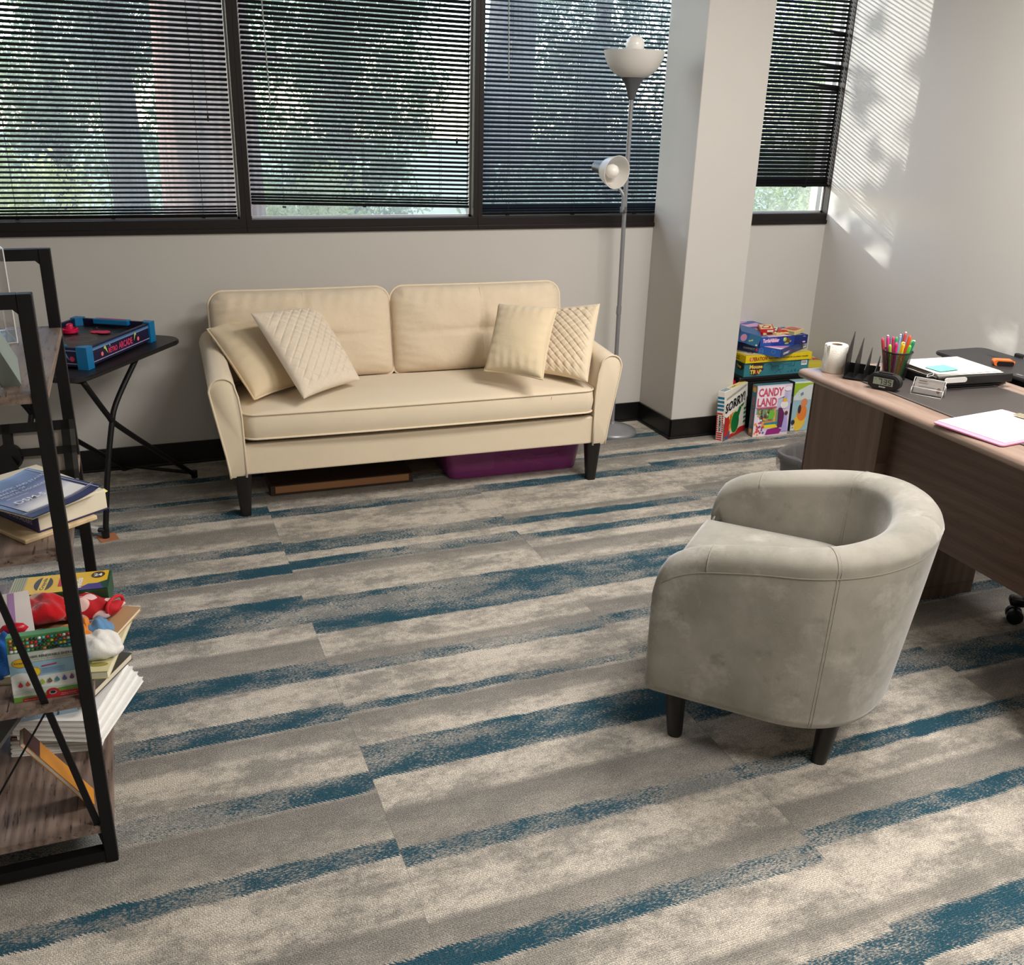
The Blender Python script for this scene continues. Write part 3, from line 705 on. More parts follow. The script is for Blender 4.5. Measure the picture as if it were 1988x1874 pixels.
PLAINP = m_fabric('cream_pillow_velvet', srgb(226, 206, 172), .04, .35, fold=11)
zs = .462
# left plain pillow in the corner of the arm
bl = onz(494, 776, zs); br = bl+Vector((.27, .22, 0)); tl = at_dist(402, 640, bl, .43); tr = tl+Vector((.30, .20, .02))
pillow([bl, br, tr, tl], .075, 'plain cream pillow leaning in the left corner of the sofa, behind the quilted one', PLAINP, seed=4, wr=.003)
bl = onz(590, 775, zs); br = onz(699, 738, zs+.004); tl = at_dist(487, 609, bl, .445, True); tr = at_dist(614, 596, br, .43, True)
tl = CAM+(tl-CAM)*.985; tr = CAM+(tr-CAM)*.985; br = CAM+(br-CAM)*.985; bl = CAM+(bl-CAM)*.985
pq, _ = pillow([bl, br, tr, tl], .062, 'diamond-quilted cream pillow tilted on the left half of the sofa', QUILT, quilt=.047, n=170, pipe=False, seed=5, wr=.005)
# right pair
br = onz(1141, 743, zs); bl = onz(1035, 722, zs); tr = at_dist(1165, 590, br, .40); tl = at_dist(1062, 602, bl, .40)
pillow([bl, br, tr, tl], .06, 'diamond-quilted cream pillow against the right arm of the sofa', QUILTR, quilt=.042, n=170, pipe=False, seed=6, wr=.005)
br = onz(1053, 737, zs); bl = onz(941, 720, zs); tr = at_dist(1081, 598, br, .375); tl = at_dist(969, 591, bl, .36)
o4 = [CAM+(v-CAM)*.95 for v in (bl, br, tr, tl)]
dz = zs-min(o4[0].z, o4[1].z)
pillow(o4, .065, 'plain cream pillow standing upright in front of the right quilted pillow', PLAINP, seed=7, wr=.003)

# ---------------------------------------------------------------- under the sofa
binr = thing('storage_bin', 'translucent purple plastic storage bin under the right end of the sofa', 'storage bin', (1.545, 3.98, 0), math.radians(-1.5))
PURP = NT('purple_translucent_plastic'); PURP.set(.25, color=srgb(150, 66, 130)); PURP.b.inputs['Alpha'].default_value = .62; PURP.b.inputs['Specular IOR Level'].default_value = .5; PURP = PURP.m
def tub(w_, d, h, t=.003, taper=.92):
    mb = MB(); R = []
    for s, z in ((taper, .0), (taper+.02, .006), (1, h), (1-2*t/w_, h), (taper-.01, .008), (taper-.02, .006)):
        pts = rrect(-w_/2*s, w_/2*s, -d/2*s, d/2*s, .04, 5); R.append([Vector((a, b, z)) for a, b in pts])
    mb.bm.faces.new([mb.bm.verts.new(v) for v in R[0][::-1]]); mb.bm.faces.new([mb.bm.verts.new(v) for v in R[-1]])
    mb.grid([r_+[r_[0]] for r_ in R]); bmesh.ops.remove_doubles(mb.bm, verts=mb.bm.verts, dist=.0002); return mb
tub(.66, .40, .145).done('tub', PURP, binr, smooth=True, ang=40, fixn=True)
rm = MB(); rm.prism(rrect(-.34, .34, -.21, .21, .045), .012, o=.140); rm.done('lid', rgb(90, 40, 84, .35), binr)
cont = thing('paper_stack', 'bundle of papers inside the purple bin, at its left end', 'papers', (1.36, 3.90, .008), math.radians(-1.5))
mb = MB(); rr_ = random.Random(3)
for k in range(14): mb.box((rr_.uniform(-.004, .004), rr_.uniform(-.1, .0)-.0+.05, .055), (.20, .0012, .098), rot=(rr_.uniform(-.1, .1), 0, rr_.uniform(-.02, .02)))
mb.done('sheets', rgb(232, 214, 226, .8), cont)
for k in range(9):
    o = MB().box((0, 0, 0), (rr_.uniform(.05, .12), .012, .003)).done('paper_strip', rgb(238, 222, 226, .8))
    o.location = (1.52+k*.026, 3.86+rr_.uniform(-.02, .05), .03+rr_.uniform(0, .02)); o.rotation_euler = (rr_.uniform(-.3, .3), rr_.uniform(-.5, .5), rr_.uniform(-.9, .9))
    tag(o, 'loose strip of light paper lying in the purple bin', 'paper', 'loose paper strips in the purple bin')
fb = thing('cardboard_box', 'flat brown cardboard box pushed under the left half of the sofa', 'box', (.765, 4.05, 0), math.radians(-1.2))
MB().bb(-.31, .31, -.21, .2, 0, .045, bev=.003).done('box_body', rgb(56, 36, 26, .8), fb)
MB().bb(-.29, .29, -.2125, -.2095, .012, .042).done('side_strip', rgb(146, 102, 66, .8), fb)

# ---------------------------------------------------------------- floor lamp
lx, ly = 2.255, 4.222
lp = thing('floor_lamp', 'silver-grey torchiere floor lamp with a white bowl and a side reading shade behind the sofa', 'floor lamp', (lx, ly, 0))
LGREY = rgb(142, 143, 147, .35, .35); LDARK = rgb(92, 93, 97, .4, .3)
SHADE = NT('white_plastic_shade'); SHADE.set(.25, color=srgb(238, 232, 224)); SHADE.b.inputs['Subsurface Weight'].default_value = .0; SHADE.b.inputs['Coat Weight'].default_value = .3
_tl = SHADE.n('BsdfTranslucent'); _tl.inputs[0].default_value = (.9, .88, .85, 1); _mx = SHADE.n('MixShader'); _mx.inputs[0].default_value = .35; SHADE.l(SHADE.b.outputs[0], _mx.inputs[1]); SHADE.l(_tl.outputs[0], _mx.inputs[2]); SHADE.l(_mx.outputs[0], SHADE.out.inputs[0]); SHADE = SHADE.m
MB().lathe([(0, 0), (.128, 0), (.130, .008), (.124, .018), (.09, .032), (.05, .042), (.018, .048), (.014, .06), (0, .06)], 40).done('base', LGREY, lp, smooth=True, ang=60)
pt = [(-.0, 0, .05), (-.005, 0, .6), (-.012, 0, 1.1), (-.016, 0, 1.66)]
MB().tube(catmull(pt, 6), .0105, 14).tube([(-.006, 0, .62), (-.006, 0, .66)], .0125, 14).done('pole', LGREY, lp, smooth=True, ang=60)
MB().lathe([(.011, 1.615), (.016, 1.622), (.022, 1.645), (.034, 1.678), (.056, 1.712), (.0, 1.712)], 32, (-.016, 0, 0)).done('socket_cone', LDARK, lp, smooth=True, ang=60)
prof = [(.050, 1.708), (.07, 1.715), (.095, 1.732), (.115, 1.755), (.130, 1.785), (.138, 1.815), (.140, 1.822), (.137, 1.822), (.127, 1.788), (.111, 1.758), (.09, 1.737), (.06, 1.722), (0, 1.718)]
MB().lathe(prof, 48, (-.016, 0, 0)).done('bowl_shade', SHADE, lp, smooth=True, ang=60)
BULB = rgb(245, 240, 232, .15, 0, .01)
MB().lathe([(0, .075), (.02, .072), (.036, .058), (.043, .038), (.041, .018), (.03, -.004), (.018, -.02), (.014, -.05), (0, -.05)], 28, (-.016, 0, 1.812)).done('bulb', BULB, lp, smooth=True)
# side arm and reading shade
o = MB().tube(catmull([(-.030, -.012, 1.115), (-.030, -.014, 1.17), (-.034, -.010, 1.20), (-.060, .008, 1.235), (-.100, .015, 1.262), (-.135, .012, 1.290)], 6), .0085, 12).done('side_arm', LGREY, lp, smooth=True)
MB().box((-.022, -.006, 1.125), (.030, .022, .03), bev=.004).tube([(-.022, -.02, 1.122), (-.022, -.032, 1.122)], .007, 10).done('clamp', LDARK, lp)
ax = Vector((.215, -.93, -.10)).normalized(); q = ax.to_track_quat('Z', 'Y').to_matrix().to_4x4(); c0 = Vector((2.132-lx, 4.11-ly, 1.302))-ax*.128
T = Matrix.Translation(c0) @ q
MB().lathe([(0, -.035), (.022, -.035), (.026, -.02), (.028, .035), (.0, .035)], 24, M=T).done('side_socket', LDARK, lp, smooth=True, ang=50)
MB().lathe([(.028, .028), (.036, .036), (.054, .06), (.066, .09), (.073, .122), (.075, .128), (.072, .128), (.062, .09), (.05, .062), (.03, .042), (0, .038)], 40, M=T).done('side_shade', SHADE, lp, smooth=True, ang=60)
MB().lathe([(0, .125), (.016, .121), (.028, .108), (.032, .09), (.026, .068), (.014, .05), (.012, .035), (0, .035)], 24, M=T).done('bulb', BULB, lp, smooth=True)
STK = rgb(150, 146, 142, .6)
a = Art(lp, T @ Vector((-.028, -.052, .108)), T.to_3x3() @ Vector((1, 0, 0)), T.to_3x3() @ Vector((0, .35, 1)), name='rating_label', lift=.002); 
for k in range(3): a.rect(0, -.012-k*.006, .03, -.010-k*.006, (120, 116, 112))
a.done()

# ---------------------------------------------------------------- tub chair
CH = Vector((1.559, 1.841, 0)); CA = math.atan2(.731, -.682)-PI/2
ch = thing('tub_chair', 'pale grey suede tub armchair with short black legs turned away from the desk', 'armchair', CH, CA)
HW = .332
def plan(t, hw=HW, back=-.282, yj=-.01, front=.292):
    """t 0..1 from right front round the back to left front"""
    L1 = front-yj; a, b = hw, yj-back; La = PI/2*math.sqrt((a*a+b*b)/2)*1.0; tot = 2*L1+2*La; s = t*tot
    if s < L1: return Vector((hw, front-s, 0)), Vector((1, 0, 0))
    if s > tot-L1: return Vector((-hw, yj+(s-(tot-L1)), 0)), Vector((-1, 0, 0))
    th = (s-L1)/(2*La)*PI; e = .86
    c, s_ = math.cos(th), math.sin(th)
    x = a*math.copysign(abs(c)**e, c); y = yj-b*abs(s_)**e
    n = Vector((c/a, -s_/b, 0)).normalized(); return Vector((x, y, 0)), n
NT_ = 96
def rimh(t): 
    u = abs(t-.5)*2   # 0 at back, 1 at the front ends
    return .660-.110*(u**2.1)
shell = MB(); rows = []; seamT = MB(); outer_pts = []; seam_v = {}
def section(t, s=1.0, drop=0.0):
    p, n = plan(t); h = rimh(t)-drop; u = abs(t-.5)*2; th = (.088+.030*(1-u)); flare = .055*(1-u)**1.2
    z0 = .158; pts = []
    def O(d, z):
        f = flare*((z-z0)/(.64-z0))**1.2
        return p+n*(f-d)+Vector((0, 0, z))
    zs_ = h-.052
    mid = th/2
    sec = [(th*.9, z0+.004), (.02, z0-.0), (.006, z0+.008), (0, z0+.03), (-.003, .30), (-.004, .42), (-.002, zs_-.012), (0, zs_)]
    for k in range(1, 12):
        a = PI*(1-k/12); sec.append((mid-.0-(mid+.002)*(-math.cos(a))*-1 if False else mid+ (mid+.004)*math.cos(a), zs_+.052*math.sin(a)**.8))
    sec += [(th, zs_), (th+.004, zs_-.05), (th+.002, .44), (th, .36)]
    c = mid
    return [O(c+(d-c)*s, z0+(z-z0)*(1 if s == 1 else (1-(1-s)*.10))) for d, z in sec]
ends = [(0.0, .62, .030), (0.0015, .84, .016), (.006, .96, .006)]
ts = [(0.0, .60, .034), (.001, .80, .020), (.006, .93, .008), (.016, 1.0, .0)]
seq = []
for i, (t, s, d) in enumerate(ts): seq.append((t, s, d))
K = 84
for k in range(1, K): seq.append((.016+(1-.032)*k/K, 1.0, 0.0))
for (t, s, d) in ts[::-1]: seq.append((1-t, s, d))
def frontdrop(t):
    u = min(t, 1-t); r = .085
    return .065*(1-math.sqrt(max(0, 1-((r-u)/r)**2))) if u < r else 0
rows = []
for (t, s, d) in seq:
    r_ = section(t, s, d+frontdrop(t))
    rows.append(r_)
rows = [r_+[r_[0]] for r_ in rows]
shell.grid(rows)
shell.bm.faces.new([shell.bm.verts.new(v) for v in rows[0][:-1]]); shell.bm.faces.new([shell.bm.verts.new(v) for v in rows[-1][:-1]])
bmesh.ops.remove_doubles(shell.bm, verts=shell.bm.verts, dist=.0002)
sh = shell.done('shell', SUEDE, ch, smooth=True, fixn=True)
STITCH = m_fabric('suede_seam', srgb(146, 140, 128), .05, .1)
sm = MB(); ln = [r_[7] for r_ in rows[3:-3]]; sm.tube([p+Vector((0, 0, .001)) for p in ln], .0022, 6)
def vseam(k, inner=False):
    for dk in (-.0035, .0035):
        a, b = rows[k], rows[k+1]; dirv = (b[3]-a[3]).normalized()
        pts = [a[i]+dirv*dk for i in range(2, 8)]; sm.tube(catmull(pts, 3), .0008, 5)
        pts = [a[i]+dirv*dk for i in range(7, len(a)-2)]; sm.tube(pts, .0008, 5)
kb = [int(len(rows)*.285), int(len(rows)*.715)]
for k in kb: vseam(k)
for k in (9, len(rows)-10): sm.tube([rows[k][i]+Vector((0, 0, .0005)) for i in range(7, 19)], .0016, 5)
sm.done('stitching', STITCH, sh, smooth=True)
# seat
def plan_poly(inset, fr, n=60, sc_=1.0):
    out_ = []
    for k in range(n+1):
        t = k/n; p, nn = plan(t); q = p-nn*inset; out_.append((q.x, min(q.y, fr)))
    return out_
pl_ = plan_poly(.085, .27); m = MB(); m.prism(pl_, .20, o=.162); m.done('front_panel', SUEDE, ch)
sp_ = plan_poly(.09, .30, 48); m = MB(); rr2 = []
cx_, cy_ = 0, .02
for s, z in ((.9, .365), (.985, .370), (1.0, .385), (1.0, .405), (.97, .425), (.9, .436), (.75, .444), (.5, .452), (.25, .457), (.001, .458)):
    rr2.append([Vector((cx_+(a-cx_)*s, cy_+(b-cy_)*s+ (0.018 if b > .26 and s > .8 else 0), z)) for a, b in sp_])
m.grid([r_+[r_[0]] for r_ in rr2]); m.bm.faces.new([m.bm.verts.new(v) for v in rr2[0]]); bmesh.ops.remove_doubles(m.bm, verts=m.bm.verts, dist=.0003)
m.done('seat_cushion', SUEDE, ch, smooth=True, fixn=True)
for (lx_, ly_, ox, oy) in ((-.262, .222, .012, -.008), (.262, .222, -.012, -.008), (-.195, -.165, .008, .012), (.195, -.165, -.008, .012)):
    A = Vector((lx_, ly_, .162)); B_ = A+Vector((ox, oy, -.162))
    m = MB(); m.tube([B_, B_.lerp(A, .04), A], [.0185, .0205, .029], 20); m.done('leg', BLACKLEG, ch, smooth=True, ang=50)
# ---------------------------------------------------------------- metal and wood shelf unit at the left
SX0, SX1, SY0, SY1 = -.515, -.163, 1.828, 2.425
sh_ = thing('shelf_unit', 'black metal and rustic wood four-tier shelf unit at the left edge', 'shelf', (0, 0, 0))
PW = .0255
def end_frame(y0, y1):
    m = MB(); yc = (y0+y1)/2; d = y1-y0
    m.bb(SX1-PW, SX1, y0, y1, 0, 1.235, bev=.0015, seg=1).bb(SX0, SX0+PW, y0, y1, 0, 1.235, bev=.0015, seg=1)
    m.bb(SX0+PW, SX1-PW, y0, y1, 1.235-PW, 1.235).bb(SX0+PW, SX1-PW, y0, y1, .008, .008+PW)
    m.prism([(SX1-PW, 1.235-PW), (SX1-PW-.008, 1.235-PW), (SX1-PW, 1.235-PW-.008)], d, 'y', y0)
    return m.done('end_frame', BLACKMETAL, sh_)
end_frame(SY0, SY0+.025); end_frame(SY1-.025, SY1)
mb = MB(); mb.bar((SX1-.018, SY0+.012, .030), (SX1-.150, SY0+.012, .735), .013, .006, up=(0, 1, 0)); mb.done('cross_brace', BLACKMETAL, sh_)
mb = MB(); mb.bar((SX0+.030, SY0+.014, .030), (-.252, SY0+.014, .402), .0035, .0035, up=(0, 1, 0)); mb.done('cross_brace', BLACKMETAL, sh_)
SHZ = (1.058, .748, .418, .098)
for i, z in enumerate(SHZ):
    mb = MB().bb(SX0+.002, SX1-.0, SY0+.026, SY1-.026, z-.018, z, bev=.001, seg=1).bb(SX0+PW, SX1-PW, SY0+.004, SY0+.027, z-.018, z)
    mb.bb(SX0+PW, SX1-PW, SY1-.027, SY1-.004, z-.018, z)
    o = mb.done('shelf_board', SHELFWOOD, sh_)
    for y in (SY0+.045, SY1-.045):
        b = MB(); b.prism([(SX1-.012, z-.018), (SX1-.050, z-.018), (SX1-.020, z-.050), (SX1-.012, z-.050)], .004, 'y', y); b.done('corner_bracket', BLACKMETAL, o)
# acrylic display box on the top board
t = thing('acrylic_box', 'clear acrylic display box on the top shelf board', 'display box', (-.345, 2.30, SHZ[0]), .25)
mb = MB()
for (a, b, c, d, e, f) in ((-.09, .09, -.07, .07, 0, .004), (-.09, -.087, -.07, .07, .004, .20), (.087, .09, -.07, .07, .004, .20), (-.087, .087, -.07, -.067, .004, .20), (-.087, .087, .067, .07, .004, .20)): mb.bb(a, b, c, d, e, f)
mb.done('acrylic_walls', ACRYL, t)
ed = MB(); ec = rgb(226, 226, 224, .2)
for x in (-.089, .089):
    for y in (-.069, .069): ed.bar((x, y, .0), (x, y, .20), .0022, .0022)
for z in (.002, .199):
    for y in (-.069, .069): ed.bar((-.09, y, z), (.09, y, z), .0018, .0018)
    for x in (-.089, .089): ed.bar((x, -.07, z), (x, .07, z), .0018, .0018)
ed.done('polished_edges', ec, t)
MB().lathe([(0, .0), (.010, 0), (.012, .008), (.006, .014), (0, .015)], 16, (.055, .02, .0045)).done('metal_stud', rgb(210, 190, 160, .2, .8), t, smooth=True)
# leaning frames
def easel_frame(loc, rz, tilt, w_, h, d, label, cm, name='picture_frame'):
    t = thing(name, label, 'picture frame', loc, rz=rz)
    return t
fr1 = thing('picture_frame', 'thick sage-green block frame leaning at the left end of the top shelf board', 'picture frame', (-.213, 1.905, SHZ[0]+.0005), 0, rot=(0, math.radians(-22), math.radians(6)))
MB().bb(-.024, 0, -.0, .20, .0, .19, bev=.001).done('frame_body', rgb(10, 10, 11, .5), fr1)
MB().bb(-.0245, .001, -.012, .0, -.0, .19, bev=.001).bb(0, .004, -.012, .2, .0, .19).done('frame_edge', rgb(128, 138, 130, .5), fr1)
fr2 = thing('picture_frame', 'black four-photo frame leaning on the second shelf board, seen from behind', 'picture frame', (-.168, 2.225, SHZ[1]+.001), 0, rot=(math.radians(-17), math.radians(-7), math.radians(-24)))
mb = MB(); W2, H2 = .30, .135
for (a, b, c, d) in ((-W2, 0, 0, .022), (-W2, 0, H2-.022, H2), (-W2, -W2+.02, 0, H2), (-.02, 0, 0, H2), (-W2*.5-.01, -W2*.5+.01, 0, H2), (-W2, 0, H2*.5-.009, H2*.5+.009)):
    mb.bb(a, b, -.0, .022, c, d)
mb.lathe([(0, 0), (.03, 0), (.03, .02), (0, .02)], 20, M=Matrix.Translation((-W2*.5, -.002, H2*.45)) @ Matrix.Rotation(PI/2, 4, 'X') @ Matrix.Translation((0, 0, -.02)))
mb.done('frame_lattice', rgb(12, 12, 13, .5), fr2)
MB().bb(-W2+.005, -.005, .010, .014, .005, H2-.005).done('backing_card', rgb(186, 180, 172, .8), fr2)
MB().prism([(-.15-.045, .0), (-.15+.045, .0), (-.15+.012, H2*.45), (-.15-.012, H2*.45)], .004, 'y', -.012).done('easel_leg', rgb(12, 12, 13, .5), fr2)

# books on the second board
NAVY = (42, 38, 84); PAGE = rgb(222, 212, 190, .85)
bo = thing('serving_board', 'pale wooden board under the thick navy book on the second shelf board', 'board', (-.240, 2.050, SHZ[1]), math.radians(-55))
MB().bb(-.135, .135, -.10, .055, 0, .009, bev=.002).done('board_plank', m_wood('pale_pine', srgb(196, 168, 128), srgb(222, 198, 160), 'x', 1, .5), bo)
def thick_book(loc, rz, w_, d, h, label, cover, bm_curl=0, text=None, pagecol=PAGE, group=None):
    """spine on the -y side, width along x, depth along y"""
    t = thing('book', label, 'book', loc, rz, group=group)
    MB().bb(-w_/2, w_/2, -d/2, d/2, 0, .0018).bb(-w_/2, w_/2, -d/2, -d/2+.0018, 0, h).done('cover', rgb(*cover, rough=.35), t)
    MB().bb(-w_/2+.002, w_/2-.002, -d/2+.002, d/2-.003, .0018, h-.001, bev=.002).done('pages', pagecol, t)
    return t
b1 = thick_book((-.229, 2.058, SHZ[1]+.0095), math.radians(-55), .250, .155, .044, 'thick navy diagnostic manual lying with its spine forward, lower book of the pair', NAVY)
Art(b1, (-.125, -.0775, 0), (1, 0, 0), (0, 0, 1), name='spine_lettering').text('DIAGNOSTIC AND STATISTICAL', .030, .026, .0095, (190, 186, 205), w_=.190).text('MANUAL OF MENTAL DISORDERS', .030, .012, .0095, (190, 186, 205), w_=.200).text('FIFTH EDITION', .030, .004, .005, (140, 136, 165)).done()
tab = MB().box((.10, .0775+.004, .030), (.012, .018, .0006), rot=(.2, .3, .1)).done('sticky_flag', rgb(236, 232, 130, .7), b1)
# upper thin copy with a curled cover
b2 = thing('book', 'navy and white softcover manual with curled cover, lying on the thicker navy book', 'book', (-.236, 1.998, SHZ[1]+.0542), math.radians(-47))
cur = []; cw, cd = .215, .165
def curl(u, v):   # u 0..1 across, v 0..1 depth
    x = -cw/2+cw*u; y = -cd/2+cd*v
    return Vector((x, y, .0075+.012*max(0, v-.55)**2*4*(.5+.5*u)+.010*max(0, .35-u)*(1-v)*.5+.013*max(0, v-.75)*(1-abs(u-.15))))
mb = MB(); mb.grid([[curl(i/20, j/14) for j in range(15)] for i in range(21)]); mb.grid([[curl(i/20, j/14)+Vector((0, 0, -.0012)) for j in range(15)] for i in range(21)])
mb.done('curled_cover', rgb(*NAVY, rough=.3), b2, smooth=True)
MB().box((0, -.002, .004), (.205, .155, .0065), bev=.001).done('pages', PAGE, b2)
def cover_patch(u0, v0, u1, v1, c, n=8, lift=.0007, nm='cover_print'):
    m = MB(); m.grid([[curl(u0+(u1-u0)*i/n, v0+(v1-v0)*j/n)+Vector((0, 0, lift)) for j in range(n+1)] for i in range(n+1)]); return m.done(nm, c, b2, smooth=True)
gk = NT('cover_fade'); sp__ = gk.n('SeparateXYZ'); gk.l(gk.obj(), sp__.inputs[0]); gk.set(.35, color=gk.ramp(gk.math('MULTIPLY_ADD', gk.math('ADD', sp__.outputs[0], gk.math('MULTIPLY', sp__.outputs[1], .25)), 6.5, .50), [(.30, srgb(44, 40, 84)), (.60, srgb(130, 126, 158)), (.85, srgb(236, 232, 228))]))
cover_patch(.06, .08, .86, .92, gk.m)
cover_patch(.87, .0, .878, 1, rgb(210, 208, 216), lift=.0009); cover_patch(.895, .0, .900, 1, rgb(190, 188, 205), lift=.0009)
cover_patch(.0, .955, 1, .965, rgb(190, 188, 205), lift=.0009)
a = Art(b2, (cw/2, -cd/2, .0085), (0, 1, 0), (-1, 0, 0), name='cover_lettering', lift=.0030)
a.P = lambda x_, y_: curl(min(1, max(0, (cw-y_)/cw)), min(1, max(0, x_/cd)))+Vector((0, 0, a.lift))
for k, (s_, hh) in enumerate((('DIAGNOSTIC AND STATISTICAL', .0085), ('MANUAL OF', .0085), ('MENTAL DISORDERS', .0085), ('FIFTH EDITION', .005))): a.text(s_, .012 if k == 0 else .030, .150-.0155*k, hh, (206, 202, 216))
a.text('DSM-5', .028, .070, .0175, (232, 230, 236), bold=.01)
a.done()

# ---- third board: puppets, books, pencils, crayons
Z3 = SHZ[2]
def slab(loc, rz, w_, d, h, label, cover, name='book', cat='book', edge=None, tiltx=0, tilty=0, bev=.001):
    t = thing(name, label, cat, loc, rot=(tiltx, tilty, rz))
    MB().bb(-w_/2, w_/2, -d/2, d/2, 0, .0015, bev=0).bb(-w_/2, w_/2, -d/2, d/2, h-.0015, h).bb(-w_/2, -w_/2+.0015, -d/2, d/2, 0, h).done('cover', cover if not isinstance(cover, tuple) else rgb(*cover, rough=.5), t)
    MB().bb(-w_/2+.002, w_/2-.002, -d/2+.002, d/2-.002, .0015, h-.0015).done('pages', edge or PAGE, t); return t
k1 = slab((-.215, 2.035, Z3), math.radians(-12), .215, .24, .018, 'cream garden-print picture book at the bottom of the pile on the third board', (206, 198, 150))
Art(k1, (-.1075, -.12, .018), (1, 0, 0), (0, 1, 0), name='cover_print').ell(.14, .02, .04, .012, (110, 132, 84), rot=.5).ell(.19, .028, .02, .008, (150, 140, 70)).ell(.175, .06, .03, .008, (120, 140, 90), rot=.9).done()
k2 = slab((-.205, 2.10, Z3+.0185), math.radians(-22), .22, .21, .006, 'thin red floral paperback in the pile on the third board', (214, 200, 176))
fl = Art(k2, (-.11, -.105, .006), (1, 0, 0), (0, 1, 0), name='floral_print'); rf = random.Random(4)
for _ in range(90):
    x, y = rf.uniform(.08, .215), rf.uniform(.005, .205); fl.lift -= fl.step
    fl.ell(x, y, rf.uniform(.003, .008), rf.uniform(.002, .005), rf.choice([(186, 74, 60), (196, 92, 72), (176, 60, 52), (60, 110, 180) if rf.random() < .08 else (190, 84, 66)]), n=7, rot=rf.uniform(0, 3))
fl.done()
k3 = slab((-.205, 2.105, Z3+.025), math.radians(-26), .235, .17, .010, 'kraft brown notebook on top of the floral paperback', (176, 142, 104))
# box of coloured pencils
YEL = (226, 180, 30)
pb = thing('pencil_box', 'flat yellow and green box of coloured pencils at the back of the third board', 'box', (-.228, 2.205, Z3+.068), rot=(0, 0, math.radians(-5)))
MB().bb(-.105, .105, -.048, .048, -.032, .018, bev=.0015).done('carton', rgb(28, 74, 44, .4), pb)
a = Art(pb, (-.105, -.048, .018), (1, 0, 0), (0, 1, 0), name='printed_art')
a.rect(.0, .0, .03, .096, (178, 168, 120)); 
for q in range(5): a.rect(.004+q*.005, .0, .006+q*.005, .096, (120, 130, 90))
a.rect(.03, .002, .205, .094, YEL); a.poly([(.125, .0), (.21, .0), (.21, .045), (.17, .022)], (20, 60, 36)); a.poly([(.135, .0), (.2, .0), (.19, .03), (.165, .03)], (70, 50, 120))
a.ell(.068, .05, .020, .036, (60, 46, 20), n=24); a.poly([(.058, .012), (.074, .012), (.079, .088), (.063, .088)], (236, 190, 40)); a.text('Crayola', .073, .018, .011, (40, 60, 30), w_=.060, rot=PI/2-.06, bold=.03)
a.rect(.100, .03, .112, .09, (190, 40, 40)); a.text('Colored', .135, .012, .014, (240, 240, 240), rot=PI/2, bold=.03); a.text('Pencils', .152, .012, .014, (240, 240, 240), rot=PI/2, bold=.03)
a.ell(.183, .072, .015, .016, (70, 45, 20)); a.text('24', .183, .064, .014, (235, 235, 225), bold=.03, center=True); a.done()
# soft cloth lumps: hand puppets
def cloth(loc, size, label, col, seed, name='hand_puppet', cat='puppet', rz=0, spots=None, hollow=None, flatness=.45, m=None):
    t = thing(name, label, cat, loc, rz, group=None); rg = random.Random(seed); ph = [rg.uniform(0, 6) for _ in range(9)]
    a, b, c = size; nU, nV = 44, 22; R = []
    for i in range(nV+1):
        v = -PI/2+PI*i/nV; row = []
        for j in range(nU+1):
            u = 2*PI*j/nU; k = 1+.05*math.sin(3*u+ph[0]+2*v)+.04*math.sin(5*u+ph[1]+v)*math.cos(v)+.025*math.sin(9*u+4*v+ph[2])
            ca, sa = math.cos(u), math.sin(u); e = .75
            x = a*math.copysign(abs(ca)**e, ca)*math.cos(v)**.7*k; y = b*math.copysign(abs(sa)**e, sa)*math.cos(v)**.7*k
            z = c*(math.sin(v)+1)*(.9+.10*math.sin(5*x/a+ph[3])+.08*math.sin(4*y/b+ph[4])+.05*math.sin(11*x/a+6*y/b+ph[5]))
            row.append(Vector((x, y, max(0, z))))
        R.append(row)
    mb = MB(); mb.grid(R); bmesh.ops.remove_doubles(mb.bm, verts=mb.bm.verts, dist=.0004)
    o = mb.done('cloth_body', m or m_fabric('puppet_cloth', srgb(*col), .1, .3), t, smooth=True, fixn=True)
    return t, o, R
# polka dot material: white discs laid out by a procedural cell pattern
kd = NT('red_polka_dot_cloth'); vo = kd.n('TexVoronoi', feature='F1'); vo.inputs['Scale'].default_value = 22; vo.inputs['Randomness'].default_value = .45
kd.l(kd.obj(), vo.inputs['Vector']); kd.set(.85, color=kd.mix(kd.ramp(vo.outputs['Distance'], [(.40, 1.0), (.43, 0.0)]), srgb(178, 16, 26), srgb(236, 196, 190))); DOTS = kd.m
t, o, R = cloth((-.182, 2.115, Z3+.040), (.084, .040, .024), 'red hand puppet sleeve with pale polka dots on top of the pile', None, 1, m=DOTS, rz=-.25)
tube_pts = [Vector((.068+.008*math.cos(2*PI*k/24), .004+.036*math.cos(2*PI*k/24+.4), .024+.022*math.sin(2*PI*k/24))) for k in range(24)]
MB().tube(tube_pts, .004, 7, closed=True).done('hem', rgb(196, 24, 36, .8), t, smooth=True)
cloth((-.262, 2.105, Z3+.050), (.052, .045, .027), 'plain red cloth puppet body in the middle of the pile', (186, 18, 28), 2)
cloth((-.330, 2.085, Z3+.048), (.055, .040, .022), 'black cloth puppet at the left of the pile', (14, 12, 13), 3)
cloth((-.300, 2.150, Z3+.052), (.060, .030, .020), 'pale tan cloth puppet behind the black one', (196, 158, 132), 8)
cloth((-.275, 2.025, Z3+.022), (.060, .022, .020), 'black ear-shaped felt piece lying across the pile', (12, 12, 14), 4, rz=.35)
cloth((-.235, 2.015, Z3+.018), (.050, .028, .020), 'peach coloured cloth puppet below the black felt piece', (216, 178, 148), 5, rz=.3)
cloth((-.200, 2.030, Z3+.022), (.050, .026, .022), 'orange cloth puppet collar in the pile', (214, 128, 44), 6)
cloth((-.158, 2.050, Z3+.012), (.036, .040, .026), 'pale blue cloth puppet sleeve on the right of the pile', (92, 136, 176), 7)
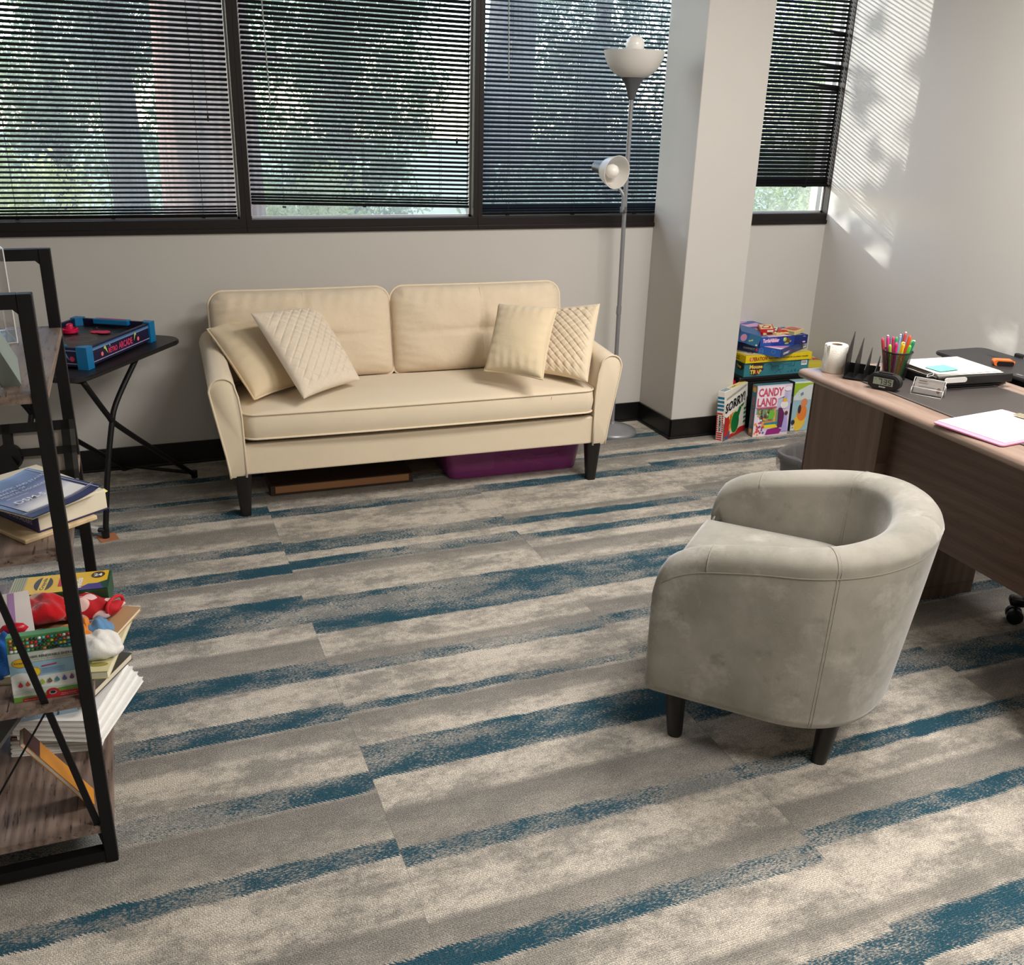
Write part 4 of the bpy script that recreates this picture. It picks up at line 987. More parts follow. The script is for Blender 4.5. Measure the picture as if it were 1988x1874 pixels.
cloth((-.185, 2.045, Z3+.018), (.020, .032, .024), 'small orange cloth patch puppet beside the blue sleeve', (222, 134, 40), 9)
cloth((-.152, 1.975, Z3+.014), (.050, .044, .024), 'white cloth puppet sleeve hanging over the shelf edge', (228, 224, 218), 10, rz=-.15)
cloth((-.190, 1.955, Z3+.014), (.018, .044, .022), 'royal blue cloth puppet piece next to the white sleeve', (30, 84, 160), 11, rz=.1)
cloth((-.215, 1.990, Z3+.019), (.045, .022, .026), 'white and grey cloth puppet piece behind the crayon box', (218, 214, 212), 12)
cloth((-.345, 1.965, Z3), (.045, .030, .050), 'bright blue cloth puppet at the left edge of the third board', (38, 104, 190), 13)
# striped card
cd_ = thing('painted_card', 'white card painted with pink and purple stripes standing at the left of the third board', 'card', (-.335, 2.03, Z3+.052), rot=(math.radians(-14), 0, .1))
MB().bb(-.06, .06, -.001, .001, 0, .10).done('card_sheet', rgb(236, 228, 224, .8), cd_)
a = Art(cd_, (-.06, -.001, 0), (1, 0, 0), (0, 0, 1)); a.poly([(.035, 0), (.052, 0), (.056, .1), (.040, .1)], (226, 116, 136)); a.poly([(.015, 0), (.026, 0), (.030, .1), (.020, .1)], (226, 110, 130)); a.poly([(.068, .0), (.084, .0), (.092, .1), (.080, .1)], (178, 140, 190)); a.poly([(.0, 0), (.006, 0), (.010, .1), (.004, .1)], (170, 140, 196)); a.done()
rc = thing('wrapped_sweet', 'small red and white wrapped item in front of the striped card', 'sweet', (-.308, 1.99, Z3+.098)); 
MB().lathe([(0, -.012), (.010, -.008), (.014, 0), (.010, .008), (0, .012)], 14, M=Matrix.Rotation(PI/2, 4, 'Y') @ Matrix.Diagonal((1, 1, 2.4, 1))).done('wrapper', rgb(196, 20, 44, .3), rc, smooth=True)
# crayon box leaning against the near end
cx = thing('crayon_box', 'large green crayon box with rows of coloured tips at the front of the third board', 'crayon box', (-.246, 1.858, Z3+.0005), rot=(math.radians(-9), 0, math.radians(-2)))
CW, CHh, CD = .128, .158, .026; cx.scale = (1, 1, .87)
MB().bb(-CW/2, CW/2, 0, CD, 0, CHh, bev=.001).done('carton', rgb(84, 146, 84, .4), cx)
a = Art(cx, (-CW/2, 0, 0), (1, 0, 0), (0, 0, 1), rough=.35)
a.rect(0, 0, CW, .118, (196, 206, 196)); a.poly([(0, .05), (CW, .06), (CW, .095), (0, .09)], (150, 190, 212)); a.poly([(0, .02), (.05, .03), (.10, .026), (CW, .03), (CW, .06), (0, .055)], (222, 226, 222))
for (ex, ey, er) in ((.018, .060, .018), (.036, .058, .014), (.075, .110, .012), (.092, .112, .014), (.11, .110, .012)): a.ell(ex, ey, er, er*.55, (232, 234, 232))
a.poly([(.0, 0), (CW, 0), (CW, .024), (.085, .022), (.05, .012), (0, .012)], (98, 150, 52)); a.poly([(.016, .0), (CW, .0), (CW, .014), (.085, .014), (.07, .010), (.016, .007)], (176, 30, 40)); a.ell(.072, .014, .012, .010, (176, 30, 40)); a.ell(.072, .013, .007, .005, (150, 150, 150)); a.ell(.072, .014, .005, .0035, (24, 24, 24))
a.ell(.022, .094, .017, .011, (150, 130, 30)); a.ell(.022, .094, .0155, .0097, (216, 170, 30)); a.text('Crayola', .022, .091, .006, (40, 70, 40), w_=.026, center=True, bold=.03)
a.text('100% RENEWABLE ENERGY', .040, .103, .006, (60, 48, 60), w_=.082, bold=.02); a.text('Crayola cares about the environment and', .041, .0975, .0032, (80, 84, 90), w_=.080); a.text('responsibly makes the products you love', .041, .0925, .0032, (80, 84, 90), w_=.078)
a.poly([(.058, .0795), (.086, .082), (.086, .085), (.058, .0825)], (176, 40, 80)); 
for k_ in range(4): a.rect(.058, .075-.0035*k_, .100, .0762-.0035*k_, (110, 150, 190))
for k_ in range(12): a.poly([(.045+.013*math.cos(k_*PI/6), .070+.013*math.sin(k_*PI/6)), (.045+.009*math.cos(k_*PI/6+.26), .070+.009*math.sin(k_*PI/6+.26)), (.045+.009*math.cos(k_*PI/6-.26), .070+.009*math.sin(k_*PI/6-.26))], (206, 150, 50)); a.lift -= a.step
a.lift += .0002; a.ell(.045, .070, .0095, .0095, (240, 208, 50))
for k_, c_ in enumerate([(190, 50, 60), (196, 90, 60), (0, 0, 0), (170, 190, 70), (110, 100, 70), (70, 130, 140), (90, 90, 160), (120, 60, 120)]):
    if k_ == 2: continue
    x_ = .016+.0135*k_; y_ = .040+.0007*k_; a.ell(x_, y_, .0045, .004, c_, n=12); a.poly([(x_-.004, y_+.002), (x_+.004, y_+.002), (x_, y_+.0095)], c_)
for k_ in range(4): a.rect(.006, .030-.003*k_, .055, .0312-.003*k_, (170, 174, 170))
a.text('Peel back inner corner', .020, .0035, .0026, (230, 200, 200), w_=.032); a.text('Perfect Crayola', .088, .0080, .0026, (230, 200, 200), w_=.026); a.text('Crayon tip every time', .086, .0045, .0026, (230, 200, 200), w_=.030)
a.done()
tp = MB(); tipm = [rgb(*c, rough=.35) for c in ((214, 214, 214), (60, 110, 60), (34, 50, 44), (60, 130, 170), (222, 214, 70), (206, 120, 60), (190, 40, 40), (150, 60, 90), (90, 170, 170), (150, 110, 60))]
rt = random.Random(9)
for i in range(16):
    for j in range(4):
        tp.lathe([(.0036, 0), (.0036, .0012), (.0020, .0032), (0, .0034)], 10, mi=rt.randrange(10) if j else [0, 0, 0, 1, 8, 1, 2, 2, 5, 2, 2, 2, 3, 3, 8, 4][i], M=Matrix.Translation((-CW/2+.008+i*.0075, -.0006, .1235+j*.0085)) @ Matrix.Rotation(PI/2, 4, 'X'))
tp.done('crayon_tips', tipm, cx, smooth=True)
# left slanting card under the third board
gk_ = thing('cardboard_flap', 'grey card edge slanting down at the left edge below the third board', 'card', (-.40, 1.86, .26), rot=(0, math.radians(38), 0)); MB().bb(-.003, .003, 0, .12, .0, .20).done('card_sheet', rgb(96, 94, 92, .8), gk_)
# ---- bottom board
Z4 = SHZ[3]
mg = [(236, 232, 228), (228, 226, 222), (206, 200, 192), (238, 236, 232), (120, 44, 40), (232, 228, 224), (222, 220, 216), (60, 84, 50)]
rm_ = random.Random(12)
labs = ['bottom magazine of the stack on the lowest board', 'second magazine from the bottom of the lowest-board stack', 'third magazine from the bottom of the lowest-board stack', 'fourth magazine from the bottom of the lowest-board stack', 'dark red magazine in the middle of the lowest-board stack', 'white magazine just above the dark red one', 'white magazine below the green-edged one', 'green-edged magazine near the top of the lowest-board stack']
z = Z4
for i, c in enumerate(mg[:6]):
    h = rm_.uniform(.006, .008)
    slab((-.262+.003*i, 2.262+.003*i, z), math.radians(-11-1.5*i), .20, .27, h, 'white-paged magazine, '+labs[i] if i not in (4, 5) else labs[i], c, name='magazine', cat='magazine', edge=rgb(226, 222, 216, .8)); z += h+.0005
for i in range(4):
    slab((-.225-.009*i, 2.232+.004*i, z), math.radians(-22+1.0*i), .20, .26, .0135, ['lowest', 'third', 'second', 'uppermost'][i]+' of the thick white booklets fanned out past the right edge of the lowest board', (238, 236, 232), name='booklet', cat='booklet', edge=rgb(240, 238, 234, .8)); z += .014
bb_ = slab((-.372, 2.240, z), math.radians(2), .28, .21, .030, 'pale blue folder box on the white booklets below the third board', (150, 172, 190), name='box_file', cat='folder', edge=rgb(150, 172, 190, .6))
MB().bb(-.14, .14, -.1065, -.105, 0, .030).done('front_panel', rgb(146, 168, 188, .5), bb_)
Art(bb_, (-.16, -.1065, 0), (1, 0, 0), (0, 0, 1), name='spine_lettering').text('Workbook', .125, .001, .010, (40, 60, 90), rot=PI/2, w_=.026).text('Parenting', .262, .002, .007, (20, 24, 30), rot=PI/2, w_=.026, bold=.03).rect(.18, .008, .1815, .022, (200, 210, 220)).rect(.186, .008, .1875, .022, (200, 210, 220)).rect(.21, .008, .2115, .022, (200, 210, 220)).rect(.216, .008, .2175, .022, (200, 210, 220)).done()
slab((-.212, 2.235, z+.031), math.radians(-30), .14, .20, .018, 'dark grey hardback between the blue folder box and the shelf post', (70, 68, 60))
slab((-.238, 2.250, z+.050), math.radians(-12), .12, .17, .050, 'thick cream-paged book on top of the dark grey hardback', (190, 182, 160))
ob = thing('book', 'orange softcover workbook leaning diagonally at the near end of the lowest board', 'book', (-.205, 1.905, Z4+.001), rot=(math.radians(6), math.radians(-28), 0))
MB().bb(-.0035, .0035, 0, .05, .0, .235).done('pages', rgb(226, 216, 200, .8), ob); MB().bb(.0035, .0050, -.001, .05, 0, .235).bb(-.005, -.0035, -.001, .05, 0, .235).done('cover', rgb(196, 128, 36, .5), ob)
MB().bb(.0050, .0056, -.001, .05, .185, .235).done('cover_band', rgb(70, 22, 24, .5), ob)

# ---------------------------------------------------------------- folding table with the tabletop game
E1 = Vector((.545, .838, 0)).normalized(); E2 = Vector((-E1.y, E1.x, 0))
tb = thing('folding_table', 'small black folding table with crossed legs holding the arcade game', 'table', (-.196, 3.612, 0), math.atan2(E1.y, E1.x))
# local x = along the visible end, y = away to the left
ZT = .635
mb = MB(); 
outl = []
for a, b in rrect(-.075, .645, -.02, .37, .07, 8):
    if b < .1: b -= .030*max(0, 1-((a-.30)/.38)**2)
    outl.append((a, b))
mb.prism(outl, .018, o=ZT-.018); bmesh.ops.bevel(mb.bm, geom=[e for e in mb.bm.edges if abs(e.verts[0].co.z-e.verts[1].co.z) < 1e-5], offset=.004, segments=2, affect='EDGES')
mb.done('table_top', rgb(24, 23, 24, .42), tb)
def legpair(y, nm='leg'):
    for pts in ([(0, 0, .012), (.025, 0, .2), (.115, 0, .41), (.20, 0, .49), (.335, 0, .600)][:0] or [(0, 0, .012), (.085, 0, .31), (.130, 0, .42), (.200, 0, .49), (.318, 0, .605)], ):
        pass
    # steep leg: floor near -> top mid ; long leg: floor far -> top near
    MB().tube(catmull([(0, y, .012), (.055, y, .22), (.120, y, .40), (.17, y, .485), (.325, y, .612)], 6), .0105, 12).done('leg', BLACKMETAL, tb, smooth=True)
    MB().tube(catmull([(.662, y, .012), (.38, y, .225), (.155, y, .40), (.105, y, .455), (-.01, y, .612)], 6), .0105, 12).done('leg', BLACKMETAL, tb, smooth=True)
legpair(0.0); legpair(.34)
for (a, c) in ((0, .028), (.645, .028), (.325, .606), (0, .606)): MB().tube([(a, 0, c), (a, .34, c)], .008, 10).done('cross_bar', BLACKMETAL, tb, smooth=True)
for (a, b) in ((0, 0), (.662, 0), (0, .34), (.662, .34)): MB().lathe([(0, 0.0), (.0135, 0), (.0145, .03), (0, .03)], 16, (a, b, 0)).done('foot_cap', BLACKPL, tb, smooth=True, ang=50)
MB().box((-.0, .052, .028), (.0185, .05, .0185)).done('paper_label', rgb(212, 210, 206, .7), tb)
pad = thing('felt_pad', 'tan felt pad under the near foot of the folding table', 'pad', (-.190, 3.612, 0), .25); 
MB().prism(rrect(-.033, .033, -.033, .033, .006), .003).done('felt', rgb(176, 112, 72, .9), pad)
tb.location.z = .003
gm_ = thing('arcade_hockey_game', 'blue-cornered tabletop air hockey game with pink lettering on the folding table', 'game', (-.180, 3.668, ZT+.0035), math.radians(60.3))
GL, GW, GH = .489, .335, .082
MB().bb(.01, GL-.01, .01, GW-.01, .012, .05).done('playfield', rgb(28, 27, 30, .35), gm_)
side = rgb(26, 22, 58, .4)
for (a, b, c, d) in ((.0, GL, .004, .014), (.0, GL, GW-.014, GW-.004), (.004, .014, .0, GW), (GL-.014, GL-.004, 0, GW)): MB().bb(a+.012, b-.012, c, d, .008, GH-.008).done('side_wall', side, gm_) if b-a > .1 else MB().bb(a, b, c+.012, d-.012, .008, GH-.008).done('side_wall', side, gm_)
tm = rgb(96, 130, 176, .4)
MB().bb(.02, GL-.02, .003, .016, GH-.012, GH-.004).bb(.02, GL-.02, GW-.016, GW-.003, GH-.012, GH-.004).bb(.003, .016, .02, GW-.02, GH-.012, GH-.004).bb(GL-.016, GL-.003, .02, GW-.02, GH-.012, GH-.004).done('top_trim', rgb(20, 26, 60, .4), gm_)
BLU = rgb(14, 116, 170, .35)
for (a, b) in ((0, 0), (GL, 0), (0, GW), (GL, GW)):
    sx, sy = (1 if a == 0 else -1), (1 if b == 0 else -1)
    pts = [(a-.003*sx, b-.003*sy), (a+.038*sx, b-.003*sy), (a+.038*sx, b+.018*sy), (a+.018*sx, b+.038*sy), (a-.003*sx, b+.038*sy)]
    MB().prism(pts, GH, o=0).done('corner_post', BLU, gm_)
for x_ in (.004, GL-.004-.03):
    MB().bb(x_, x_+.03, GW/2-.075, GW/2+.075, GH-.02, GH+.001, bev=.003).done('goal_hood', BLU, gm_)
Art(gm_, (GL-.035, GW/2-.07, GH+.0012), (1, 0, 0), (0, 1, 0)).rect(.008, .01, .02, .13, (214, 40, 96)).done()
a = Art(gm_, (0, .004, 0), (1, 0, 0), (0, 0, 1))
a.rect(.038, .060, GL-.038, .064, (120, 150, 196)); a.rect(.038, .017, GL-.038, .020, (170, 168, 200)); a.rect(.038, .064, GL-.038, .074, (72, 120, 170))
a.text('RETRO', .150, .027, .020, (222, 62, 110), w_=.062, bold=.03, shear=0); a.text('ARCADE', .222, .027, .025, (222, 62, 110), w_=.100, bold=.03); a.rect(.225, .0235, .330, .0245, (120, 60, 130)); a.rect(.150, .050, .172, .051, (130, 130, 170))
for (x_, c_) in ((.105, 1), (.365, 1)): a.ell(x_, .036, .0095, .0095, (150, 30, 70)); a.ell(x_, .036, .0075, .0075, (240, 128, 130))
a.poly([(.118, .057), (.130, .062), (.134, .054), (.143, .030), (.126, .050), (.120, .051)], (190, 214, 110)); a.poly([(.352, .064), (.340, .064), (.338, .056), (.332, .034), (.346, .054), (.352, .055)], (190, 214, 110)); a.ell(.160, .057, .0025, .0025, (235, 235, 235))
a.done()
a = Art(gm_, (.004, GW, 0), (0, -1, 0), (0, 0, 1)); a.rect(.038, .017, GW-.038, .020, (170, 168, 200)); a.rect(.038, .064, GW-.038, .068, (110, 150, 200)); a.ell(GW-.06, .036, .0095, .0095, (200, 60, 90)); a.poly([(GW-.09, .05), (GW-.08, .055), (GW-.07, .03)], (120, 150, 200)); a.done()
a = Art(gm_, (0, 0, .05), (1, 0, 0), (0, 1, 0), name='playfield_lines'); W_ = (150, 150, 158)
a.ring(GL/2, GW/2, .055, .055, .0016, W_).ring(GL/2, GW/2, .046, .046, .0012, W_).ring(GL-.10, GW-.08, .04, .04, .0014, W_).ring(GL-.10, .08, .04, .04, .0014, W_).ring(.10, GW-.08, .04, .04, .0014, W_).ring(.10, .08, .04, .04, .0014, W_).ring(GL-.02, GW/2, .06, .06, .0014, W_)
a.rect(GL/2-.07, .02, GL/2-.0688, GW-.02, W_).rect(GL/2+.07, .02, GL/2+.0712, GW-.02, W_).rect(GL/2-.0006, .02, GL/2+.0006, GW-.02, W_); a.done()
def on_game(x_, y_, z_): return gm_.matrix_basis @ Vector((x_, y_, z_))
pk = thing('hockey_pusher', 'pink knobbed pusher standing on the arcade game playfield', 'pusher', on_game(.325, .262, .0505))
MB().lathe([(0, 0), (.024, 0), (.030, .005), (.030, .018), (.026, .020), (.024, .010), (.014, .010), (.013, .030), (.011, .036), (.006, .039), (0, .040)], 32).done('pusher_body', rgb(214, 14, 74, .35), pk, smooth=True, ang=50)
pk2 = thing('hockey_pusher', 'second pink pusher half hidden behind the shelf post on the game', 'pusher', on_game(.11, .235, .0505))
MB().lathe([(0, 0), (.024, 0), (.030, .005), (.030, .018), (.026, .020), (.024, .010), (.014, .010), (.013, .030), (.011, .036), (.006, .039), (0, .040)], 32).done('pusher_body', rgb(214, 14, 74, .35), pk2, smooth=True, ang=50)
for (x_, y_, z_, lab) in ((.365, .175, .0505, 'pink puck lying flat on the playfield, left one of the overlapping pair'), (.352, .137, .0545, 'pink puck resting on the edge of the other puck')):
    p_ = thing('hockey_puck', lab, 'puck', on_game(x_, y_, z_)); MB().lathe([(0, 0), (.022, 0), (.024, .001), (.024, .003), (.022, .004), (0, .004)], 28).done('disc', rgb(212, 40, 84, .4), p_, smooth=True, ang=40)
# ---------------------------------------------------------------- desk
DA = math.radians(-1.8)   # desk long axis runs along -y
DK = Vector((2.114, 2.601, 0))
dk = thing('desk', 'walnut-laminate office desk with a recessed front panel at the right', 'desk', DK, DA)
DD, DLEN, DT = .575, 1.50, .755    # local: x away from the visitor, y negative along the desk
mb = MB(); prof = [(-.004, DT-.030)]+[( -.004-.006*math.sin(PI*k/8)*1.6, DT-.030+.030*k/8) for k in range(1, 8)]+[(0.004, DT), (DD, DT), (DD, DT-.03)]
def top_rounded():
    rows = []
    for y in (0.008, 0.004, 0, -DLEN, -DLEN-.004):
        ins = .004 if y > .005 or y < -DLEN-.002 else 0
        rows.append([Vector((x, y, z if z < DT-.02 else z-ins*.3)) for x, z in prof])
    m = MB(); m.grid([r_+[r_[0]] for r_ in rows]); m.bm.faces.new([m.bm.verts.new(v) for v in rows[0]]); m.bm.faces.new([m.bm.verts.new(v) for v in rows[-1]])
    bmesh.ops.remove_doubles(m.bm, verts=m.bm.verts, dist=.0002); return m
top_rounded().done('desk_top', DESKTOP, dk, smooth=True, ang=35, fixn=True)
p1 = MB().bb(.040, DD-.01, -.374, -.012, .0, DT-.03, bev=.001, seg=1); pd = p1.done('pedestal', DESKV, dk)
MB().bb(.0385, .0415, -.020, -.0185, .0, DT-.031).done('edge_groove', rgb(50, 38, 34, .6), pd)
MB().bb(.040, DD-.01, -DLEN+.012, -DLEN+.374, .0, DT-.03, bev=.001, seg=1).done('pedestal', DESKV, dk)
MB().bb(.085, .103, -DLEN+.374, -.374, .355, DT-.03).done('modesty_panel', DESKH, dk)
def ondesk(x, y, z=DT): return Vector((x, y, z))
pad_ = thing('desk_pad', 'long dark grey leather desk pad with stitched edges on the desk', 'desk pad', (2.383, 1.98, DT+.0003), DA)
PADM = rgb(64, 58, 56, .45); MB().prism(rrect(-.205, .205, -.46, .455, .01), .0025).done('leather_sheet', PADM, pad_)
st = MB()
for x_ in (-.199, .199):
    for k in range(150): st.box((x_, -.45+k*.006, .0026), (.0012, .0035, .0008))
st.done('stitching', rgb(168, 156, 146, .8), pad_)
ZP = DT+.003
# tissue roll
tr_ = thing('tissue_roll', 'white toilet paper roll standing at the left corner of the desk', 'paper roll', (2.190, 2.540, DT+.0005))
rp = MB(); R = []
for z_ in (0, .002, .092, .094):
    e = .002 if z_ in (0, .094) else 0
    R.append([Vector(((.038-e+.0012*math.sin(3*a_)+.0008*math.sin(7*a_+z_*40))*math.cos(a_), (.038-e+.0012*math.sin(3*a_))*math.sin(a_), z_)) for a_ in [2*PI*k/48 for k in range(48)]])
for z_ in (.0938, .060, .0): R.append([Vector((.018*math.cos(a_), .018*math.sin(a_), z_)) for a_ in [2*PI*k/48 for k in range(48)]])
rp.grid([r_+[r_[0]] for r_ in R]); bmesh.ops.remove_doubles(rp.bm, verts=rp.bm.verts, dist=.0001)
TIS = m_fabric('tissue_paper', srgb(232, 226, 216), .03, .4, 300, 0); rbody = rp.done('roll', TIS, tr_, smooth=True, ang=50, fixn=True)
MB().lathe([(.0182, .0), (.0175, .0), (.0175, .0935), (.0182, .0935)], 32).done('cardboard_core', rgb(150, 120, 92, .8), tr_)
fl_ = MB(); fl_.grid([[Vector(((.0395+.002*math.sin(z_*60)+.010*max(0, a_-2.5))*math.cos(a_+.5), (.0395+.002*math.sin(z_*60)+.010*max(0, a_-2.5))*math.sin(a_+.5), z_)) for z_ in [.003+.089*j/14*(1-.04*math.sin(i)) for j in range(15)]] for i, a_ in enumerate([2.0+1.0*k/12 for k in range(13)])]); fl_.done('loose_sheet', TIS, tr_, smooth=True)
# file sorter
so = thing('letter_sorter', 'black letter sorter with four pointed fins beside the paper roll', 'letter sorter', (2.222, 2.440, ZP), math.radians(-52))
MB().bb(-.050, .050, -.045, .035, 0, .005, bev=.001).bb(-.050, .050, .032, .035, .0, .038).done('sorter_base', BLACKPL, so)
for i, (x_, h_) in enumerate(((-.048, .143), (-.017, .125), (.014, .097), (.043, .074))):
    MB().prism([(-.045, .0), (.035, 0), (.035, h_), (-.045, h_-.060)], .0022, 'x', x_).done('fin', BLACKPL, so)
# pencil cup of wire mesh
cu_ = thing('pen_cup', 'black wire mesh cup full of coloured pens on the desk', 'pen cup', (2.325, 2.405, ZP))
kw = NT('wire_mesh'); kw.set(.45, 0, srgb(22, 22, 23)); 
wa = kw.n('TexWave', wave_type='BANDS', bands_direction='DIAGONAL'); uv = kw.n('TexCoord'); ge = kw.n('Mapping')
sx_ = kw.n('SeparateXYZ'); kw.l(uv.outputs['Object'], sx_.inputs[0]); an = kw.math('ARCTAN2', sx_.outputs[1], sx_.outputs[0])
u_ = kw.math('MULTIPLY', an, 26.0); v_ = kw.math('MULTIPLY', sx_.outputs[2], 620.0)
g1 = kw.math('ABSOLUTE', kw.math('SINE', kw.math('ADD', u_, kw.math('MULTIPLY', v_, .9)))); g2 = kw.math('ABSOLUTE', kw.math('SINE', kw.math('SUBTRACT', u_, kw.math('MULTIPLY', v_, .9))))
kw.l(kw.math('GREATER_THAN', kw.math('MAXIMUM', kw.math('SUBTRACT', 1.0, g1), kw.math('SUBTRACT', 1.0, g2)), .42), kw.b.inputs['Alpha'])
MB().lathe([(.036, .002), (.047, .090)], 48).done('mesh_wall', kw.m, cu_, smooth=True)
MB().lathe([(0, 0), (.037, 0), (.037, .004), (0, .004)], 40).done('cup_base', BLACKPL, cu_, smooth=True, ang=50); MB().tube([(.0475*math.cos(2*PI*k/40), .0475*math.sin(2*PI*k/40), .092) for k in range(40)], .0026, 8, closed=True).done('rim', BLACKPL, cu_, smooth=True)
pens = [((-.038, -.006), (150, 196, 60), 'lime green'), ((-.030, -.022), (226, 40, 120), 'magenta'), ((-.012, -.030), (240, 200, 40), 'yellow with a white tip'), ((.002, -.012), (244, 220, 50), 'tall bright yellow'), ((.010, -.034), (96, 184, 60), 'grass green'), ((.027, -.026), (20, 120, 90), 'dark teal green'), ((.036, -.012), (110, 180, 70), 'light green at the right'), ((.040, .006), (206, 70, 40), 'orange-red'), ((-.030, .012), (206, 60, 130), 'dull pink'), ((-.016, .024), (70, 66, 110), 'dark navy'), ((.006, .030), (190, 40, 100), 'crimson'), ((.018, .018), (120, 150, 170), 'grey-blue'), ((.028, .026), (70, 40, 110), 'purple'), ((-.036, .026), (190, 60, 70), 'red at the back left'), ((.036, .020), (170, 60, 60), 'brick red'), ((-.004, .008), (60, 150, 90), 'sea green in the middle')]
rp_ = random.Random(21)
for i, ((px_, py_), c_, nm) in enumerate(pens):
    A = Vector((px_*.55, py_*.55, .006)); L = .120+(.016 if py_ > 0 else .0)+rp_.uniform(-.008, .010); D = (Vector((px_*1.0, py_*1.0, .092))-A).normalized()
    t = thing('felt_pen', nm+' pen standing in the mesh cup', 'pen', cu_.location+A, group='pens in the mesh cup'); t.rotation_euler = D.to_track_quat('Z', 'Y').to_euler()
    MB().lathe([(0, 0), (.0042, 0), (.0044, L*.55), (0, L*.55)], 12).done('barrel', rgb(*[int(v*.8+30) for v in c_], rough=.35), t, smooth=True, ang=50)
    MB().lathe([(.0, L*.55), (.0052, L*.55), (.0052, L-.010), (.0042, L-.003), (0, L)], 12).done('cap', rgb(*c_, rough=.3), t, smooth=True, ang=50)
    if i % 3 == 2: MB().lathe([(.0, L-.0005), (.0040, L-.002), (.003, L+.002), (0, L+.003)], 10).done('cap_end', rgb(225, 222, 215, .3), t, smooth=True)
# clock
ck = thing('digital_clock', 'black digital clock showing 7:35 on the desk pad', 'clock', (2.198, 2.304, ZP), math.radians(-62))
pr = rrect(-.058, .058, .0, .056, .027, 10)
m = MB(); m.prism(pr, .040, 'y', -.020); bmesh.ops.bevel(m.bm, geom=[e for e in m.bm.edges if abs(e.verts[0].co.y-e.verts[1].co.y) < 1e-6], offset=.004, segments=2, affect='EDGES'); m.done('clock_case', rgb(24, 24, 25, .55), ck, smooth=True, ang=35); ck.scale = (.88, .9, .88)
m = MB(); m.prism(rrect(-.050, .050, .006, .051, .021, 10), .0012, 'y', -.0208); m.done('bezel', rgb(16, 16, 17, .35), ck)
a = Art(ck, (-.058, -.0208, 0), (1, 0, 0), (0, 0, 1), name='clock_display', lift=.0006); a.rect(.022, .017, .095, .044, (70, 76, 68)); a.rect(.023, .018, .094, .043, (134, 142, 124)); 
def seg7(a, ch, x, y, w_, h, c):
    S = {'0': 'abcdef', '3': 'abgcd', '5': 'afgcd', '7': 'abc'}[ch]; t = .0030
    L = {'a': (x, y+h-t, x+w_, y+h), 'g': (x, y+h/2-t/2, x+w_, y+h/2+t/2), 'd': (x, y, x+w_, y+t), 'f': (x, y+h/2, x+t, y+h), 'e': (x, y, x+t, y+h/2), 'b': (x+w_-t, y+h/2, x+w_, y+h), 'c': (x+w_-t, y, x+w_, y+h/2)}
    for q in S: a.rect(*L[q], c); a.lift -= a.step
    a.lift += a.step
for ch_, x_ in (('7', .042), ('3', .060), ('5', .076)): seg7(a, ch_, x_, .021, .0125, .019, (26, 28, 26))
a.rect(.0565, .026, .0585, .028, (26, 28, 26)); a.rect(.0565, .033, .0585, .035, (26, 28, 26)); a.rect(.028, .036, .034, .0375, (60, 64, 58))
a.text('SHARP', .058, .0085, .005, (200, 200, 200), w_=.024, center=True, bold=.03); a.done()
MB().box((0, .002, .058), (.05, .018, .006), bev=.002).done('snooze_bar', rgb(20, 20, 21, .5), ck)
# business card holder
hd = thing('card_holder', 'clear acrylic business card holder in front of the clock', 'card holder', (2.283, 2.205, ZP), math.radians(-60))
mb = MB(); mb.prism([(-.018, 0), (.018, 0), (.018, .003), (-.018, .003)], .095, 'x', -.0475)
mb.bar((-.0, -.016, .002), (0, .004, .050), .095, .002, up=(0, 1, 0)); mb.bar((0, -.022, .001), (0, -.014, .022), .095, .002, up=(0, 1, 0)); mb.bar((0, .018, .002), (0, .010, .034), .095, .002, up=(0, 1, 0))
mb.done('acrylic_body', ACRYL, hd)
ed = MB()
for x_ in (-.047, .047):
    ed.tube([(x_, -.022, .002), (x_, -.014, .022)], .0010, 6).tube([(x_, -.016, .002), (x_, .004, .050)], .0010, 6).tube([(x_, .018, .001), (x_, .010, .034)], .0010, 6)
ed.tube([(-.047, -.014, .022), (.047, -.014, .022)], .0010, 6).tube([(-.047, .004, .050), (.047, .004, .050)], .0010, 6).tube([(-.047, -.022, .001), (.047, -.022, .001)], .0010, 6).tube([(-.047, .010, .034), (.047, .010, .034)], .0010, 6)
ed.done('polished_edge', rgb(222, 220, 216, .2), hd, smooth=True)
bc = thing('business_card', 'pale business card standing in the clear holder', 'card', hd.matrix_basis @ Vector((0, -.0105, .004)), rot=(math.radians(-22), 0, hd.rotation_euler.z))
MB().bb(-.043, .043, -.0005, .0005, 0, .048).done('card_sheet', rgb(176, 168, 162, .7), bc)
a = Art(bc, (-.043, -.0005, 0), (1, 0, 0), (0, 0, 1)); a.rect(.010, .038, .034, .0405, (110, 104, 102)); a.rect(.010, .032, .038, .0338, (130, 124, 120)); a.rect(.012, .022, .064, .0234, (140, 134, 130)); a.rect(.012, .018, .058, .0194, (140, 134, 130)); a.ell(.074, .018, .006, .008, (130, 100, 92)); a.done()
